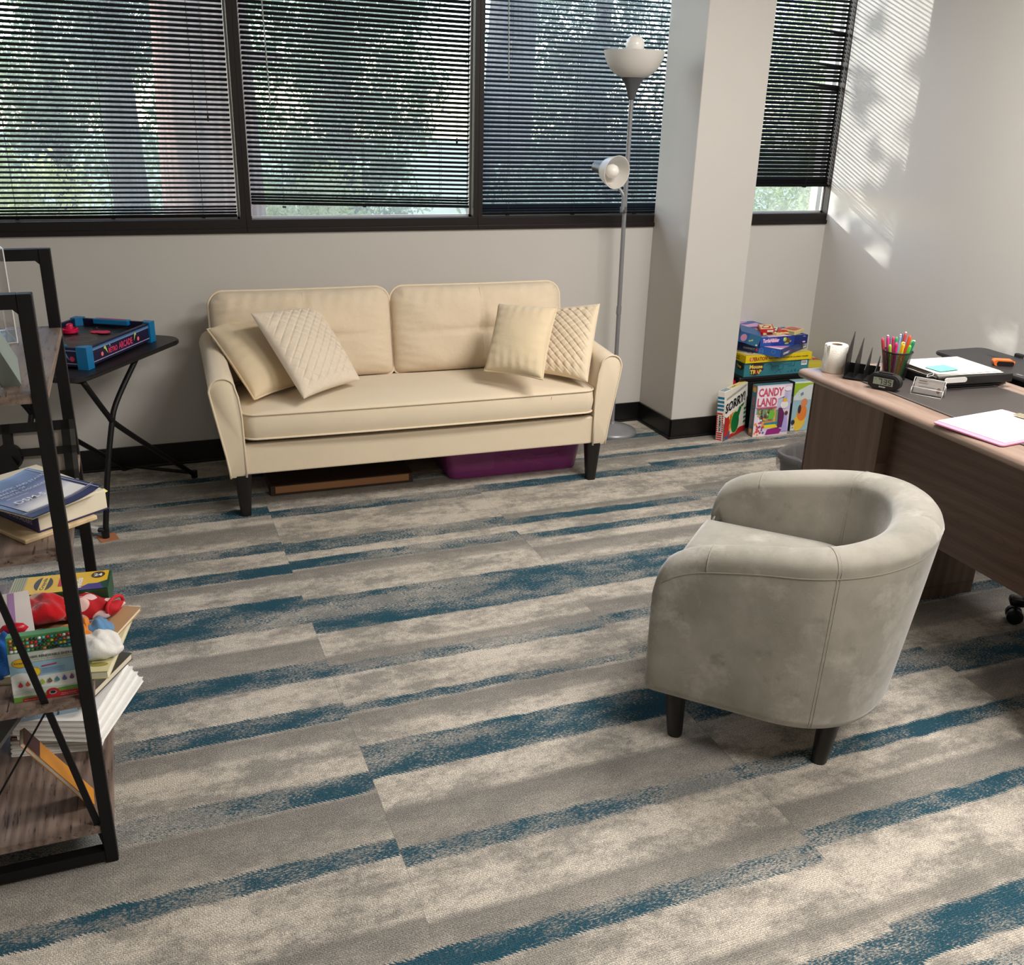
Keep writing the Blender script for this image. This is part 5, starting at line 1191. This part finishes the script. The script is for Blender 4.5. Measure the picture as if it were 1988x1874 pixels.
# storage clipboard with papers
cb = thing('clipboard_case', 'black storage clipboard with a white thumb latch lying across the desk', 'clipboard', (2.492, 2.345, ZP), math.radians(-4))
MB().bb(-.125, .155, -.105, .110, .012, .030, bev=.003).prism([(-.105, .004), (-.085, .030), (.115, .030), (.115, .006)], .280, 'x', -.128).bb(-.12, .15, -.10, .107, .0, .014, bev=.002).done('case', rgb(26, 26, 27, .4), cb)
m = MB(); m.bar((-.140, -.118, .030), (.155, -.118, .030), .012, .028, bev=.003); m.done('front_lip', rgb(30, 30, 31, .4), cb)
m = MB(); m.prism(rrect(-.045, .040, -.008, .008, .0078, 6), .003, 'y', -.1345); o = m.done('thumb_latch', rgb(224, 220, 216, .4), cb); o.location = (-.078, .0, .036); o.rotation_euler = (0, 0, 0)
rq = random.Random(5)
for i in range(7):
    t = thing('paper_sheet', ['bottom', 'second', 'third', 'fourth', 'fifth', 'sixth', 'top'][i]+' sheet of the paper pile on the black clipboard'+(' with a teal note on it' if i == 6 else ''), 'paper', (2.492+rq.uniform(-.004, .004), 2.352+rq.uniform(-.004, .004), ZP+.0325+i*.0018), math.radians(-4+rq.uniform(-2.5, 2)), group='papers on the clipboard')
    m = MB(); m.grid([[Vector((-.115+.255*u/10, -.10+.2*v/8, .004*max(0, 1-u/5)**2*(i*.10)-.0025*max(0, 1-u/4)*(6-i)*.5)) for v in range(9)] for u in range(11)]); m.done('sheet', rgb(222, 214, 203, .7), t)
a = Art(t, (-.115, -.10, .0), (1, 0, 0), (0, 1, 0), lift=.0028); a.rect(.03, .160, .075, .162, (176, 168, 160)); a.rect(.03, .166, .06, .168, (190, 182, 174)); a.rect(.10, .012, .112, .013, (120, 120, 120)); a.done()
sn = thing('sticky_note', 'teal sticky note on the top sheet of the pile', 'sticky note', (2.440, 2.318, ZP+.0475), math.radians(5)); MB().bb(-.045, .045, -.032, .032, 0, .0005).done('note_sheet', rgb(116, 208, 192, .7), sn)
cp_ = thing('binder_clip', 'small clear clip at the left corner of the paper pile', 'clip', (2.325, 2.262, ZP+.04)); MB().tube(catmull([(0, 0, 0), (.01, -.012, .008), (.02, -.004, .012), (.014, .01, .006), (0, 0, 0)], 5), .0012, 6).done('clip_wire', rgb(190, 190, 190, .25), cp_, smooth=True)
# pink clipboard
pc = thing('clipboard', 'pink clipboard holding a blank white sheet near the front edge of the desk', 'clipboard', (2.240, 1.872, ZP), math.radians(6))
MB().prism(rrect(-.155, .155, -.112, .112, .012, 5), .0035).done('board', rgb(238, 150, 178, .35), pc)
MB().box((.128, .0, .010), (.030, .11, .004), bev=.001).tube([(.145, -.03, .012), (.150, -.03, .020), (.150, .03, .020), (.145, .03, .012)], .0018, 8).box((.148, 0, .007), (.012, .09, .010), bev=.002).done('metal_clip', rgb(206, 196, 168, .25, .7), pc)
sp2 = thing('paper_sheet', 'blank white sheet clipped on the pink clipboard', 'paper', pc.matrix_basis @ Vector((.010, .006, .0038)), math.radians(6.5))
MB().bb(-.142, .138, -.107, .108, 0, .0012).done('sheet', rgb(222, 215, 216, .7), sp2)
# printer behind the desk on a small stand
stn = thing('side_stand', 'black side stand behind the desk carrying the printer', 'stand', (2.98, 2.41, 0))
MB().bb(-.24, .24, -.28, .25, .595, .620, bev=.002).done('stand_top', rgb(24, 23, 24, .5), stn)
for a_, b_ in ((-.0, -.25), (-.0, .23), (.22, -.25), (.22, .23)): MB().bb(a_-.012, a_+.012, b_-.012, b_+.012, 0, .595).done('leg', BLACKMETAL, stn)
pn = thing('printer', 'flat black printer behind the desk with an orange gadget on its lid', 'printer', (2.845, 2.39, .6205), math.radians(-1))
MB().prism(rrect(-.105, .105, -.24, .245, .03, 6), .138, o=.0).done('printer_body', rgb(20, 20, 21, .45), pn)
m = MB(); m.prism(rrect(-.125, .115, -.25, .258, .035, 8), .012, o=.138); bmesh.ops.bevel(m.bm, geom=[e for e in m.bm.edges if abs(e.verts[0].co.z-e.verts[1].co.z) < 1e-6], offset=.003, segments=2, affect='EDGES'); m.done('scanner_lid', rgb(44, 42, 43, .5), pn)
Art(pn, (-.125, -.25, .150), (1, 0, 0), (0, 1, 0), name='lid_marks').rect(.03, .425, .034, .47, (74, 72, 73)).rect(.155, .30, .159, .40, (14, 14, 14)).rect(.024, .125, .036, .150, (120, 120, 120)).done()
MB().box((.118, .09, .152), (.02, .03, .022), bev=.004).done('hinge_block', rgb(22, 22, 23, .5), pn)
gd = thing('pocket_tape', 'orange and black rounded pocket gadget lying on the printer lid', 'gadget', (2.800, 2.400, .7712), math.radians(-30)); gd.scale = (.8, .8, .8)
m = MB(); m.prism(rrect(-.042, .042, 0, .026, .012, 7), .040, 'y', -.02); m.done('shell', rgb(222, 110, 40, .3), gd, smooth=True, ang=35)
m = MB(); m.prism(rrect(-.030, .040, .001, .021, .009, 7), .0025, 'y', -.0222); m.done('grip', rgb(18, 16, 16, .25), gd)
m = MB(); m.box((.045, 0, .014), (.010, .012, .010), bev=.002); m.done('tab', rgb(214, 104, 44, .35), gd)
# waste bin
wb = thing('waste_bin', 'grey plastic waste bin with a bag liner between the desk and the wall', 'waste bin', (2.545, 2.95, 0), math.radians(18))
GREYP = rgb(104, 100, 100, .45)
MB().lathe([(0, 0), (.105, 0), (.110, .006), (.135, .235), (.137, .235), (.137, .255), (.147, .257), (.147, .280), (.140, .283), (.134, .275), (.105, .01), (0, .008)], 64, sup=3.6).done('bin_body', GREYP, wb, smooth=True, ang=40)
kb_ = NT('bag_film'); kb_.set(.25, color=srgb(120, 116, 116)); kb_.b.inputs['Alpha'].default_value = .45
m = MB(); Rr = []
for i, (r_, z_) in enumerate(((.146, .215), (.150, .262), (.151, .282), (.143, .288), (.132, .270), (.120, .16), (.105, .03), (.001, .02))):
    Rr.append([Vector((((r_+(.0025*math.sin(11*a_+i)+.0015*math.sin(23*a_+2*i))*(1 if r_ > .01 else 0))/((abs(math.cos(a_))**3.6+abs(math.sin(a_))**3.6)**(1/3.6)))*f_, 0, z_)) if False else Vector((math.cos(a_)*(r_+.0028*math.sin(11*a_+i)+.0015*math.sin(23*a_+2*i))/((abs(math.cos(a_))**3.6+abs(math.sin(a_))**3.6)**(1/3.6)), math.sin(a_)*(r_+.0028*math.sin(11*a_+i))/((abs(math.cos(a_))**3.6+abs(math.sin(a_))**3.6)**(1/3.6)), z_+.002*math.sin(9*a_))) for a_ in [2*PI*k/96 for k in range(96)]])
m.grid([r_+[r_[0]] for r_ in Rr]); m.done('bag_liner', kb_.m, wb, smooth=True)
# office chair: the caster at the frame edge belongs to it
oc = thing('office_chair', 'black five-star office chair behind the desk, one caster showing at the right edge', 'office chair', (2.87, 1.79, 0), math.radians(0))
for k in range(5):
    an_ = math.radians(139)+2*PI*k/5; d_ = Vector((math.cos(an_), math.sin(an_), 0)); 
    A = d_*.03+Vector((0, 0, .105)); B_ = d_*.315+Vector((0, 0, .078))
    m = MB(); m.bar(A, B_, .045, .028, bev=.008); m.box(B_, (.05, .05, .03), rot=an_, bev=.01); arm_ = m.done('base_arm', rgb(20, 19, 20, .35), oc, smooth=True, ang=40)
    m = MB(); n_ = Vector((-d_.y, d_.x, 0))
    q = n_.to_track_quat('Z', 'Y').to_matrix().to_4x4(); T = Matrix.Translation(B_+Vector((0, 0, -.052))) @ q
    m.lathe([(0, -.026), (.020, -.026), (.026, -.022), (.026, -.006), (.012, -.004), (.012, .004), (.026, .006), (.026, .022), (.020, .026), (0, .026)], 22, M=T); m.tube([B_+Vector((0, 0, -.03)), B_], .007, 8); m.done('caster', rgb(12, 12, 12, .4), arm_, smooth=True, ang=40)
MB().lathe([(0, .08), (.036, .08), (.036, .13), (.026, .14), (.026, .28), (.015, .285), (.015, .40), (0, .40)], 24).done('gas_column', rgb(24, 24, 25, .35), oc, smooth=True, ang=40)
MB().prism(rrect(-.23, .23, -.23, .23, .08, 7), .07, o=.40).done('seat', rgb(24, 24, 26, .8), oc, smooth=True, ang=40)
m = MB(); m.grid([[Vector((.235+.03*(1-(u/8)**2*0)-.035*(abs(v-6)/6)**2*-1, -.22+.44*v/12, .52+.5*u/8)) for v in range(13)] for u in range(9)]); m.grid([[Vector((.275+.03-.035*(abs(v-6)/6)**2*-1, -.22+.44*v/12, .52+.5*u/8)) for v in range(13)] for u in range(9)]); m.bar((.18, 0, .44), (.28, 0, .6), .05, .02); m.done('backrest', rgb(24, 24, 26, .8), oc, smooth=True)

# ---------------------------------------------------------------- board games behind the desk
BX, BY = 2.868, 3.985
bn = thing('storage_cube', 'black storage box with the board games stacked on it, between pillar and right wall', 'storage box', (3.22, 4.218, 0))
MB().bb(-.31, .31, -.144, .144, 0, .255, bev=.004).done('box_body', rgb(17, 16, 17, .5), bn)
MB().bb(-.314, .314, -.148, .148, .253, .285, bev=.008).done('lid', rgb(20, 19, 20, .38), bn)
def carton(name, label, loc, rz, size, col, rot=None, cat='board game'):
    t = thing(name, label, cat, loc, rot=rot or (0, 0, rz)); w_, d, h = size
    MB().bb(-w_/2, w_/2, -d/2, d/2, 0, h, bev=.0012, seg=1).done('carton', rgb(*col, rough=.38), t); return t
S = (.402, .265, .076); g = carton('board_game', 'teal board game box with yellow mouse trap lettering, lowest of the stack', (3.131, 4.197, 0.2855), math.radians(-1.0), S, (52, 120, 132))
a = face_of(g, S, 'front')
for pts in ([(.17, .03), (.17, .05), (.21, .05), (.21, .03), (.24, .03), (.24, .055), (.29, .055), (.29, .07)], [(.27, .045), (.31, .045), (.31, .07), (.35, .07)], [(.19, .01), (.215, .028), (.235, .01)], [(.13, .055), (.155, .065), (.17, .055)]): a.line(pts, .0035, (26, 84, 100))
for k in range(5): a.rect(.27+.022*k, .012, .28+.022*k, .018+.004*(k % 3), (30, 90, 108))
a.poly([(.026, .06), (.05, .072), (.12, .068), (.112, .05), (.118, .038), (.098, .016), (.07, .006), (.04, .012), (.038, .036)], (60, 40, 36))
a.text('Mouse', .030, .043, .021, (236, 200, 90), w_=.080, bold=.04); a.text('TRAP', .036, .014, .023, (236, 200, 90), w_=.070, bold=.04); a.rect(.068, .014, .082, .037, (150, 40, 30)); a.bars(.352, .046, .388, .070, 14, 2); a.done()
a = face_of(g, S, 'left'); a.ell(.225, .05, .035, .018, (40, 50, 50)); a.text('Trap', .195, .038, .020, (230, 190, 40), bold=.04); a.done()
S = (.415, .265, .040); g = carton('board_game', 'bright yellow operation board game box, second from the bottom of the stack', (3.130, 4.187, 0.3620), math.radians(-.5), S, (222, 194, 18))
a = face_of(g, S, 'front'); a.text('OPERATION', .024, .010, .021, (150, 50, 24), w_=.108, bold=.04); a.ell(.036, .021, .008, .009, (240, 150, 110)); a.text('THE FAMILY FAVORITE CLASSIC GAME', .14, .016, .007, (70, 54, 20), w_=.25, bold=.03); a.done()
a = face_of(g, S, 'left'); a.text('A FUN AMERICAN', .06, .022, .007, (90, 70, 10), w_=.15, bold=.02); a.text('CLASSIC FUN GAME', .05, .010, .007, (90, 70, 10), w_=.16, bold=.02); a.done()
a = face_of(g, S, 'top'); a.rect(.01, .01, .405, .255, (214, 196, 120)); a.rect(.02, .02, .10, .24, (220, 206, 170)); a.text('OPERATION', .05, .04, .04, (150, 60, 40), w_=.22, bold=.03); a.done()
# connect four, turned on the pile
S = (.270, .330, .040); g = carton('board_game', 'dark blue connect game box turned cornerwise on the yellow box', (3.150, 4.167, 0.4025), math.radians(-33)+PI/4*0, S, (36, 58, 118))
g.rotation_euler = (0, 0, math.radians(-60)); g.location = (3.155, 4.175, .4025)
a = face_of(g, S, 'front'); a.rect(.14, 0, .265, .040, (40, 92, 176)); a.text('CONNECT', .055, .015, .010, (226, 226, 230), w_=.065, bold=.03); a.text('4', .125, .012, .016, (224, 70, 40), bold=.05)
for q in ((.158, .022), (.225, .024), (.158, .002)): a.ring(q[0], max(q[1], .012), .011, .011, .0015, (110, 160, 220))
a.done()
a = face_of(g, S, 'right'); a.text('CONNECT', .02, .012, .012, (240, 240, 240), w_=.075, bold=.05); a.text('4', .10, .012, .016, (224, 60, 50), bold=.05); a.rect(.17, .015, .25, .018, (90, 110, 160)); a.bars(.275, .006, .320, .034, 12, 5); a.done()
a = face_of(g, S, 'top'); a.rect(.006, .006, .259, .244, (48, 90, 170)); a.poly([(.1, .01), (.259, .01), (.259, .12), (.19, .05)], (214, 130, 190)); a.poly([(.16, .01), (.259, .01), (.259, .05)], (236, 232, 240)); a.done()
# turtle game
S = (.305, .20, .046); g = carton('board_game', 'royal blue turtle game box under the card packs near the top of the stack', (3.160, 4.177, 0.4430), math.radians(1.5), S, (28, 56, 140))
a = face_of(g, S, 'front'); a.rect(0, 0, .07, .046, (36, 76, 160)); a.rect(.22, 0, .305, .046, (18, 34, 104)); a.text('TurtleNibbler', .016, .018, .022, (240, 170, 200), w_=.105, bold=.06); a.text('TurtleNibbler', .016, .018, .022, (236, 206, 224), w_=.105, bold=.01)
a.ell(.175, .024, .016, .014, (110, 70, 44)); a.ell(.156, .030, .011, .012, (160, 190, 80)); a.ell(.153, .033, .004, .004, (236, 240, 220)); a.ell(.170, .008, .014, .004, (170, 190, 90)); a.ell(.193, .018, .006, .004, (150, 180, 80), rot=.6)
a.text('VTN', .272, .036, .006, (200, 210, 230)); a.ell(.282, .010, .010, .004, (230, 180, 200)); a.ell(.125, .012, .003, .003, (60, 90, 190)); a.done()
a = face_of(g, S, 'top'); a.rect(.004, .004, .271, .196, (120, 140, 190)); a.poly([(.05, .0), (.2, .0), (.16, .06), (.07, .05)], (226, 200, 214)); a.poly([(.15, .12), (.26, .15), (.22, .19), (.15, .18)], (150, 190, 210)); a.done()
S = (.11, .11, .058); g = carton('board_game', 'small teal-blue game box tilted at the left end of the stack', (2.970, 4.137, 0.4630), 0, S, (42, 88, 140), rot=(math.radians(6), math.radians(14), math.radians(-28)))
a = face_of(g, S, 'front'); a.rect(.05, 0, .11, .058, (48, 104, 140)); a.text('Snap', .060, .012, .012, (190, 200, 90), rot=.6, bold=.04); a.ell(.025, .028, .016, .02, (190, 130, 160)); a.ell(.10, .008, .005, .004, (220, 220, 220)); a.done()
S = (.20, .16, .020); g = carton('board_game', 'flat blue and pink game box lying at the back of the stack', (3.075, 4.307, 0.4900), math.radians(6), S, (50, 86, 160))
a = face_of(g, S, 'top'); a.poly([(.02, .02), (.16, .01), (.18, .09), (.10, .07), (.03, .10)], (214, 160, 200)); a.poly([(.06, .09), (.14, .12), (.17, .15), (.05, .14)], (190, 150, 200)); a.done()
# card packs on top
def pack(loc, rz, label, cols, size=(.075, .10, .018), rot=None):
    g = carton('card_pack', label, loc, rz, size, cols[0], rot=rot, cat='card game'); a = face_of(g, size, 'top'); rr_ = random.Random(len(label)); w_, d, h = size
    a.rect(.006, .006, w_-.006, d-.006, cols[1]); a.poly([(.01, d*.3), (w_*.7, d*.15), (w_-.01, d*.6), (w_*.4, d*.85)], cols[2]); a.ell(w_/2, d/2, w_*.22, d*.14, cols[3], rot=.6); a.done()
    a = face_of(g, size, 'front'); a.rect(.004, .003, w_*.45, h-.003, cols[2]); a.rect(w_*.5, .004, w_-.006, h-.004, cols[3]); a.done(); return g
RED = (190, 30, 36); CRM = (222, 206, 140); BLK = (34, 30, 30); WHT = (228, 222, 206)
pack((3.065, 4.167, 0.4905), math.radians(18), 'red card pack at the left of the loose packs on the game stack', (RED, (176, 60, 40), CRM, (150, 30, 30)))
pack((3.095, 4.152, 0.5095), math.radians(-28), 'red and cream card pack resting on the left-hand red pack', (RED, CRM, RED, WHT), rot=(math.radians(4), math.radians(-5), math.radians(-28)))
pack((3.150, 4.182, 0.4905), math.radians(-40), 'black and white chequered card pack in the middle of the loose packs', ((120, 30, 34), WHT, BLK, CRM))
pack((3.205, 4.147, 0.4905), math.radians(-30), 'red card pack lying to the right of the chequered pack', (RED, (206, 70, 60), RED, CRM), (.10, .07, .016))
pack((3.250, 4.132, 0.4910), math.radians(-62), 'cream and red card pack at the right end of the loose packs', (CRM, (214, 120, 100), RED, (150, 150, 110)), (.08, .10, .022))
pack((3.160, 4.122, 0.4905), math.radians(12), 'thin cream card pack at the front edge of the turtle box', (CRM, WHT, CRM, (190, 60, 60)), (.07, .03, .010))
# yellow flat game at the right
S = (.15, .20, .030); g = carton('board_game', 'flat yellow and red game box on the storage box near the right wall', (3.438, 4.24, .2855), math.radians(-12), S, (206, 190, 60))
a = face_of(g, S, 'top'); a.rect(.006, .006, .144, .194, (200, 186, 80)); a.text('CLUE', .03, .05, .05, (176, 30, 30), bold=.05, w_=.12); a.ell(.06, .13, .02, .02, (60, 30, 30)); a.done()
# standing boxes
S = (.268, .038, .262); g = carton('board_game', 'white sorry game box standing on its side, leaning toward the pillar', (2.834, 3.992, 0), math.radians(31), S, (232, 226, 214), rot=(math.radians(-3), 0, math.radians(31)))
a = face_of(g, S, 'front'); LX = .268
a.poly([(0, .0), (LX, .0), (LX, .03), (.20, .035), (.10, .02), (.0, .03)], (178, 30, 36)); a.poly([(0, 0), (.06, 0), (.04, .06), (0, .10)], (100, 104, 104)); a.ell(.05, .0+.03, .03, .028, (40, 80, 140))
for k in range(14):
    an_ = k*2*PI/14; a.poly([(.10+.012*math.cos(an_+1.5), .09+.02*math.sin(an_+1.5)), (.10+.075*math.cos(an_), .095+.085*math.sin(an_)), (.10+.012*math.cos(an_-1.5), .09+.02*math.sin(an_-1.5))], (226, 128, 44) if k % 2 else (236, 176, 70)); a.lift -= a.step
a.lift += .0002; a.poly([(.01, .02), (.06, .02), (.07, .09), (.045, .16), (.02, .165), (.012, .10)], (184, 36, 30)); a.ell(.035, .165, .018, .020, (190, 40, 40))
a.ell(.135, .075, .050, .060, (230, 214, 120)); a.ell(.135, .075, .047, .057, (14, 110, 52)); a.poly([(.150, .12), (.195, .165), (.212, .152), (.175, .09)], (14, 110, 52)); a.ell(.212, .172, .028, .031, (230, 214, 120)); a.ell(.212, .172, .026, .029, (14, 110, 52)); a.ell(.205, .185, .006, .007, (120, 190, 130))
for k in range(4): a.rect(.235, .05+.024*k, .262, .060+.024*k, (20, 110, 60))
a.poly([(.0, .135), (.03, .12), (.245, .165), (.268, .19), (.262, .245), (.0, .210)], (236, 232, 224)); a.text('SORRY!', .012, .142, .052, (22, 22, 22), w_=.235, bold=.11, shear=.15, rot=.13); a.text('SORRY!', .012, .142, .052, (240, 238, 232), w_=.235, bold=.075, shear=.15, rot=.13); a.text('SORRY!', .012, .142, .052, (22, 22, 22), w_=.235, bold=.04, shear=.15, rot=.13)
a.line([(.02, .215), (.25, .248)], .002, (40, 40, 44)); a.line([(.02, .222), (.25, .255)], .002, (40, 40, 44)); a.done()
a = face_of(g, S, 'left')
for k in range(4): a.rect(.001, .222-.020*k, .037, .234-.020*k, (20, 112, 150))
for k in range(13):
    y0_ = .006+.0115*k
    if 4 <= k <= 11: a.rect(.0, y0_, .008, y0_+.007, (186, 28, 44)); a.rect(.030, y0_, .038, y0_+.007, (186, 28, 44))
    else: a.rect(.003, y0_, .034, y0_+.007, (186, 28, 44))
a.text('SORRY!', .026, .055, .012, (30, 30, 30), w_=.080, rot=PI/2, bold=.04); a.done()
a = face_of(g, S, 'top'); a.rect(.10, .001, .267, .037, (232, 214, 140)); 
for k in range(3): a.poly([(.005, .006+.010*k), (.075, .006+.010*k), (.09, .012+.010*k), (.005, .012+.010*k)], (30, 110, 150))
a.text('CONTENTS', .10, .012, .011, (40, 40, 40), w_=.06, bold=.02); a.done()
S = (.212, .042, .275); g = carton('board_game', 'pink and white candy land game box standing upright against the black storage box', (3.032, 3.945, 0), math.radians(-2), S, (60, 110, 130), rot=(math.radians(-1.5), 0, math.radians(-2)))
a = face_of(g, S, 'front'); a.rect(.0, 0, .212, .275, (214, 198, 214)); a.poly([(.01, .04), (.16, .05), (.16, .15), (.01, .15)], (120, 150, 120)); a.poly([(.12, .14), (.212, .14), (.212, .24), (.14, .22)], (190, 190, 222))
a.poly([(.085, .08), (.105, .08), (.105, .155), (.085, .155)], (150, 96, 60)); a.poly([(.115, .07), (.128, .07), (.126, .22), (.118, .20)], (220, 160, 80)); a.ell(.095, .115, .028, .024, (110, 180, 60)); a.ell(.085, .065, .05, .018, (200, 140, 60)); a.poly([(.06, .062), (.14, .062), (.15, .075), (.06, .072)], (40, 130, 160))
a.poly([(.065, .045), (.15, .042), (.13, .062), (.062, .060)], (232, 210, 30)); a.poly([(.075, .006), (.16, .008), (.175, .03), (.14, .044), (.085, .036)], (146, 36, 120))
a.poly([(.0, .0), (.07, .0), (.06, .05), (.02, .12), (.0, .12)], (230, 214, 222)); 
rc_ = random.Random(31)
for k in range(26): a.ell(rc_.uniform(.008, .06), rc_.uniform(.01, .09), rc_.uniform(.004, .009), rc_.uniform(.004, .009), rc_.choice([(206, 70, 100), (230, 150, 60), (240, 236, 240), (190, 60, 80), (90, 110, 180)]), n=9); a.lift -= a.step*.6
for k in range(22): a.ell(rc_.uniform(.02, .085), rc_.uniform(.09, .145), rc_.uniform(.004, .008), rc_.uniform(.005, .010), rc_.choice([(110, 50, 60), (60, 60, 90), (200, 160, 90), (90, 110, 70), (190, 190, 200), (60, 40, 50)]), n=9); a.lift -= a.step*.6
a.poly([(.145, .04), (.175, .045), (.178, .12), (.160, .15), (.140, .15)], (96, 34, 84)); a.poly([(.168, .02), (.208, .02), (.196, .11), (.182, .12)], (170, 160, 220)); a.ell(.172, .165, .024, .020, (232, 226, 224)); a.poly([(.160, .18), (.186, .18), (.182, .205), (.173, .195), (.164, .205)], (222, 180, 60)); a.ell(.190, .118, .010, .012, (90, 56, 50))
a.rect(.008, .152, .128, .158, (206, 90, 130)); a.poly([(.155, .205), (.162, .23), (.168, .205)], (90, 50, 110)); a.poly([(.175, .2), (.182, .235), (.189, .2)], (190, 180, 214)); a.ell(.185, .25, .02, .012, (232, 226, 236)); a.poly([(.0, .160), (.125, .160), (.13, .20), (.165, .21), (.165, .27), (.0, .27)], (232, 220, 228))
a.text('CANDY', .008, .215, .046, (240, 236, 240), w_=.150, bold=.09); a.text('CANDY', .008, .215, .046, (198, 80, 112), w_=.150, bold=.045); a.text('LAND', .006, .163, .046, (240, 236, 240), w_=.118, bold=.09); a.text('LAND', .006, .163, .046, (198, 80, 112), w_=.118, bold=.045); a.done()
a = face_of(g, S, 'left'); a.rect(.002, .24, .040, .27, (150, 100, 60)); a.ell(.022, .25, .014, .014, (190, 160, 80)); a.text('CANDY LAND', .030, .065, .016, (206, 84, 84), w_=.150, rot=PI/2, bold=.03); a.rect(.002, .005, .040, .045, (150, 110, 100)); a.ell(.02, .03, .012, .012, (210, 170, 120)); a.done()
S = (.21, .058, .270); g = carton('board_game', 'pale blue and green game box standing between candy land box and desk', (3.285, 3.975, 0), math.radians(-3), S, (150, 182, 192), rot=(math.radians(-2), 0, math.radians(-3)))
a = face_of(g, S, 'front'); a.rect(0, .17, .21, .27, (200, 208, 206)); a.poly([(0, .245), (.0, .19), (.03, .225), (.09, .25), (.21, .26), (.21, .27), (0, .27)], (150, 180, 40)); a.rect(0, .262, .21, .27, (222, 226, 220)); a.ell(.05, .05, .035, .05, (226, 186, 60), rot=-.4); a.ell(.062, .10, .030, .045, (222, 124, 50)); a.ell(.07, .155, .020, .022, (210, 130, 90)); a.ell(.045, .12, .010, .024, (60, 50, 60)); a.poly([(.045, .19), (.06, .20), (.055, .215), (.04, .205)], (110, 130, 150)); a.ell(.012, .05, .012, .014, (40, 50, 70)); a.rect(.002, .008, .022, .028, (226, 220, 210)); a.rect(.005, .016, .010, .024, (190, 80, 60)); a.rect(.012, .016, .018, .024, (60, 110, 90)); a.done()
a = face_of(g, S, 'left'); a.rect(0, 0, .058, .27, (44, 46, 50)); a.rect(.01, .15, .05, .19, (130, 120, 120)); a.rect(.014, .155, .046, .165, (200, 190, 190)); a.rect(.01, .20, .05, .25, (84, 96, 84)); a.done()
rd = thing('card_pack', 'small red pack wedged between the pillar and the black storage box', 'card game', (2.872, 3.962, .235), rot=(0, math.radians(8), math.radians(10)))
rd.location = (2.872, 4.02, 0); rd.rotation_euler = (0, 0, math.radians(5)); rd['label'] = 'tall red pack standing upright between the pillar and the black storage box'
rd.location = (2.8705, 4.105, 0); rd.rotation_euler = (0, 0, 0); MB().bb(-.010, .030, -.012, .010, 0, .262).done('carton', rgb(196, 24, 44, .4), rd); Art(rd, (-.012, -.012, 0), (1, 0, 0), (0, 0, 1)).ell(.02, .24, .010, .012, (230, 120, 120)).done()
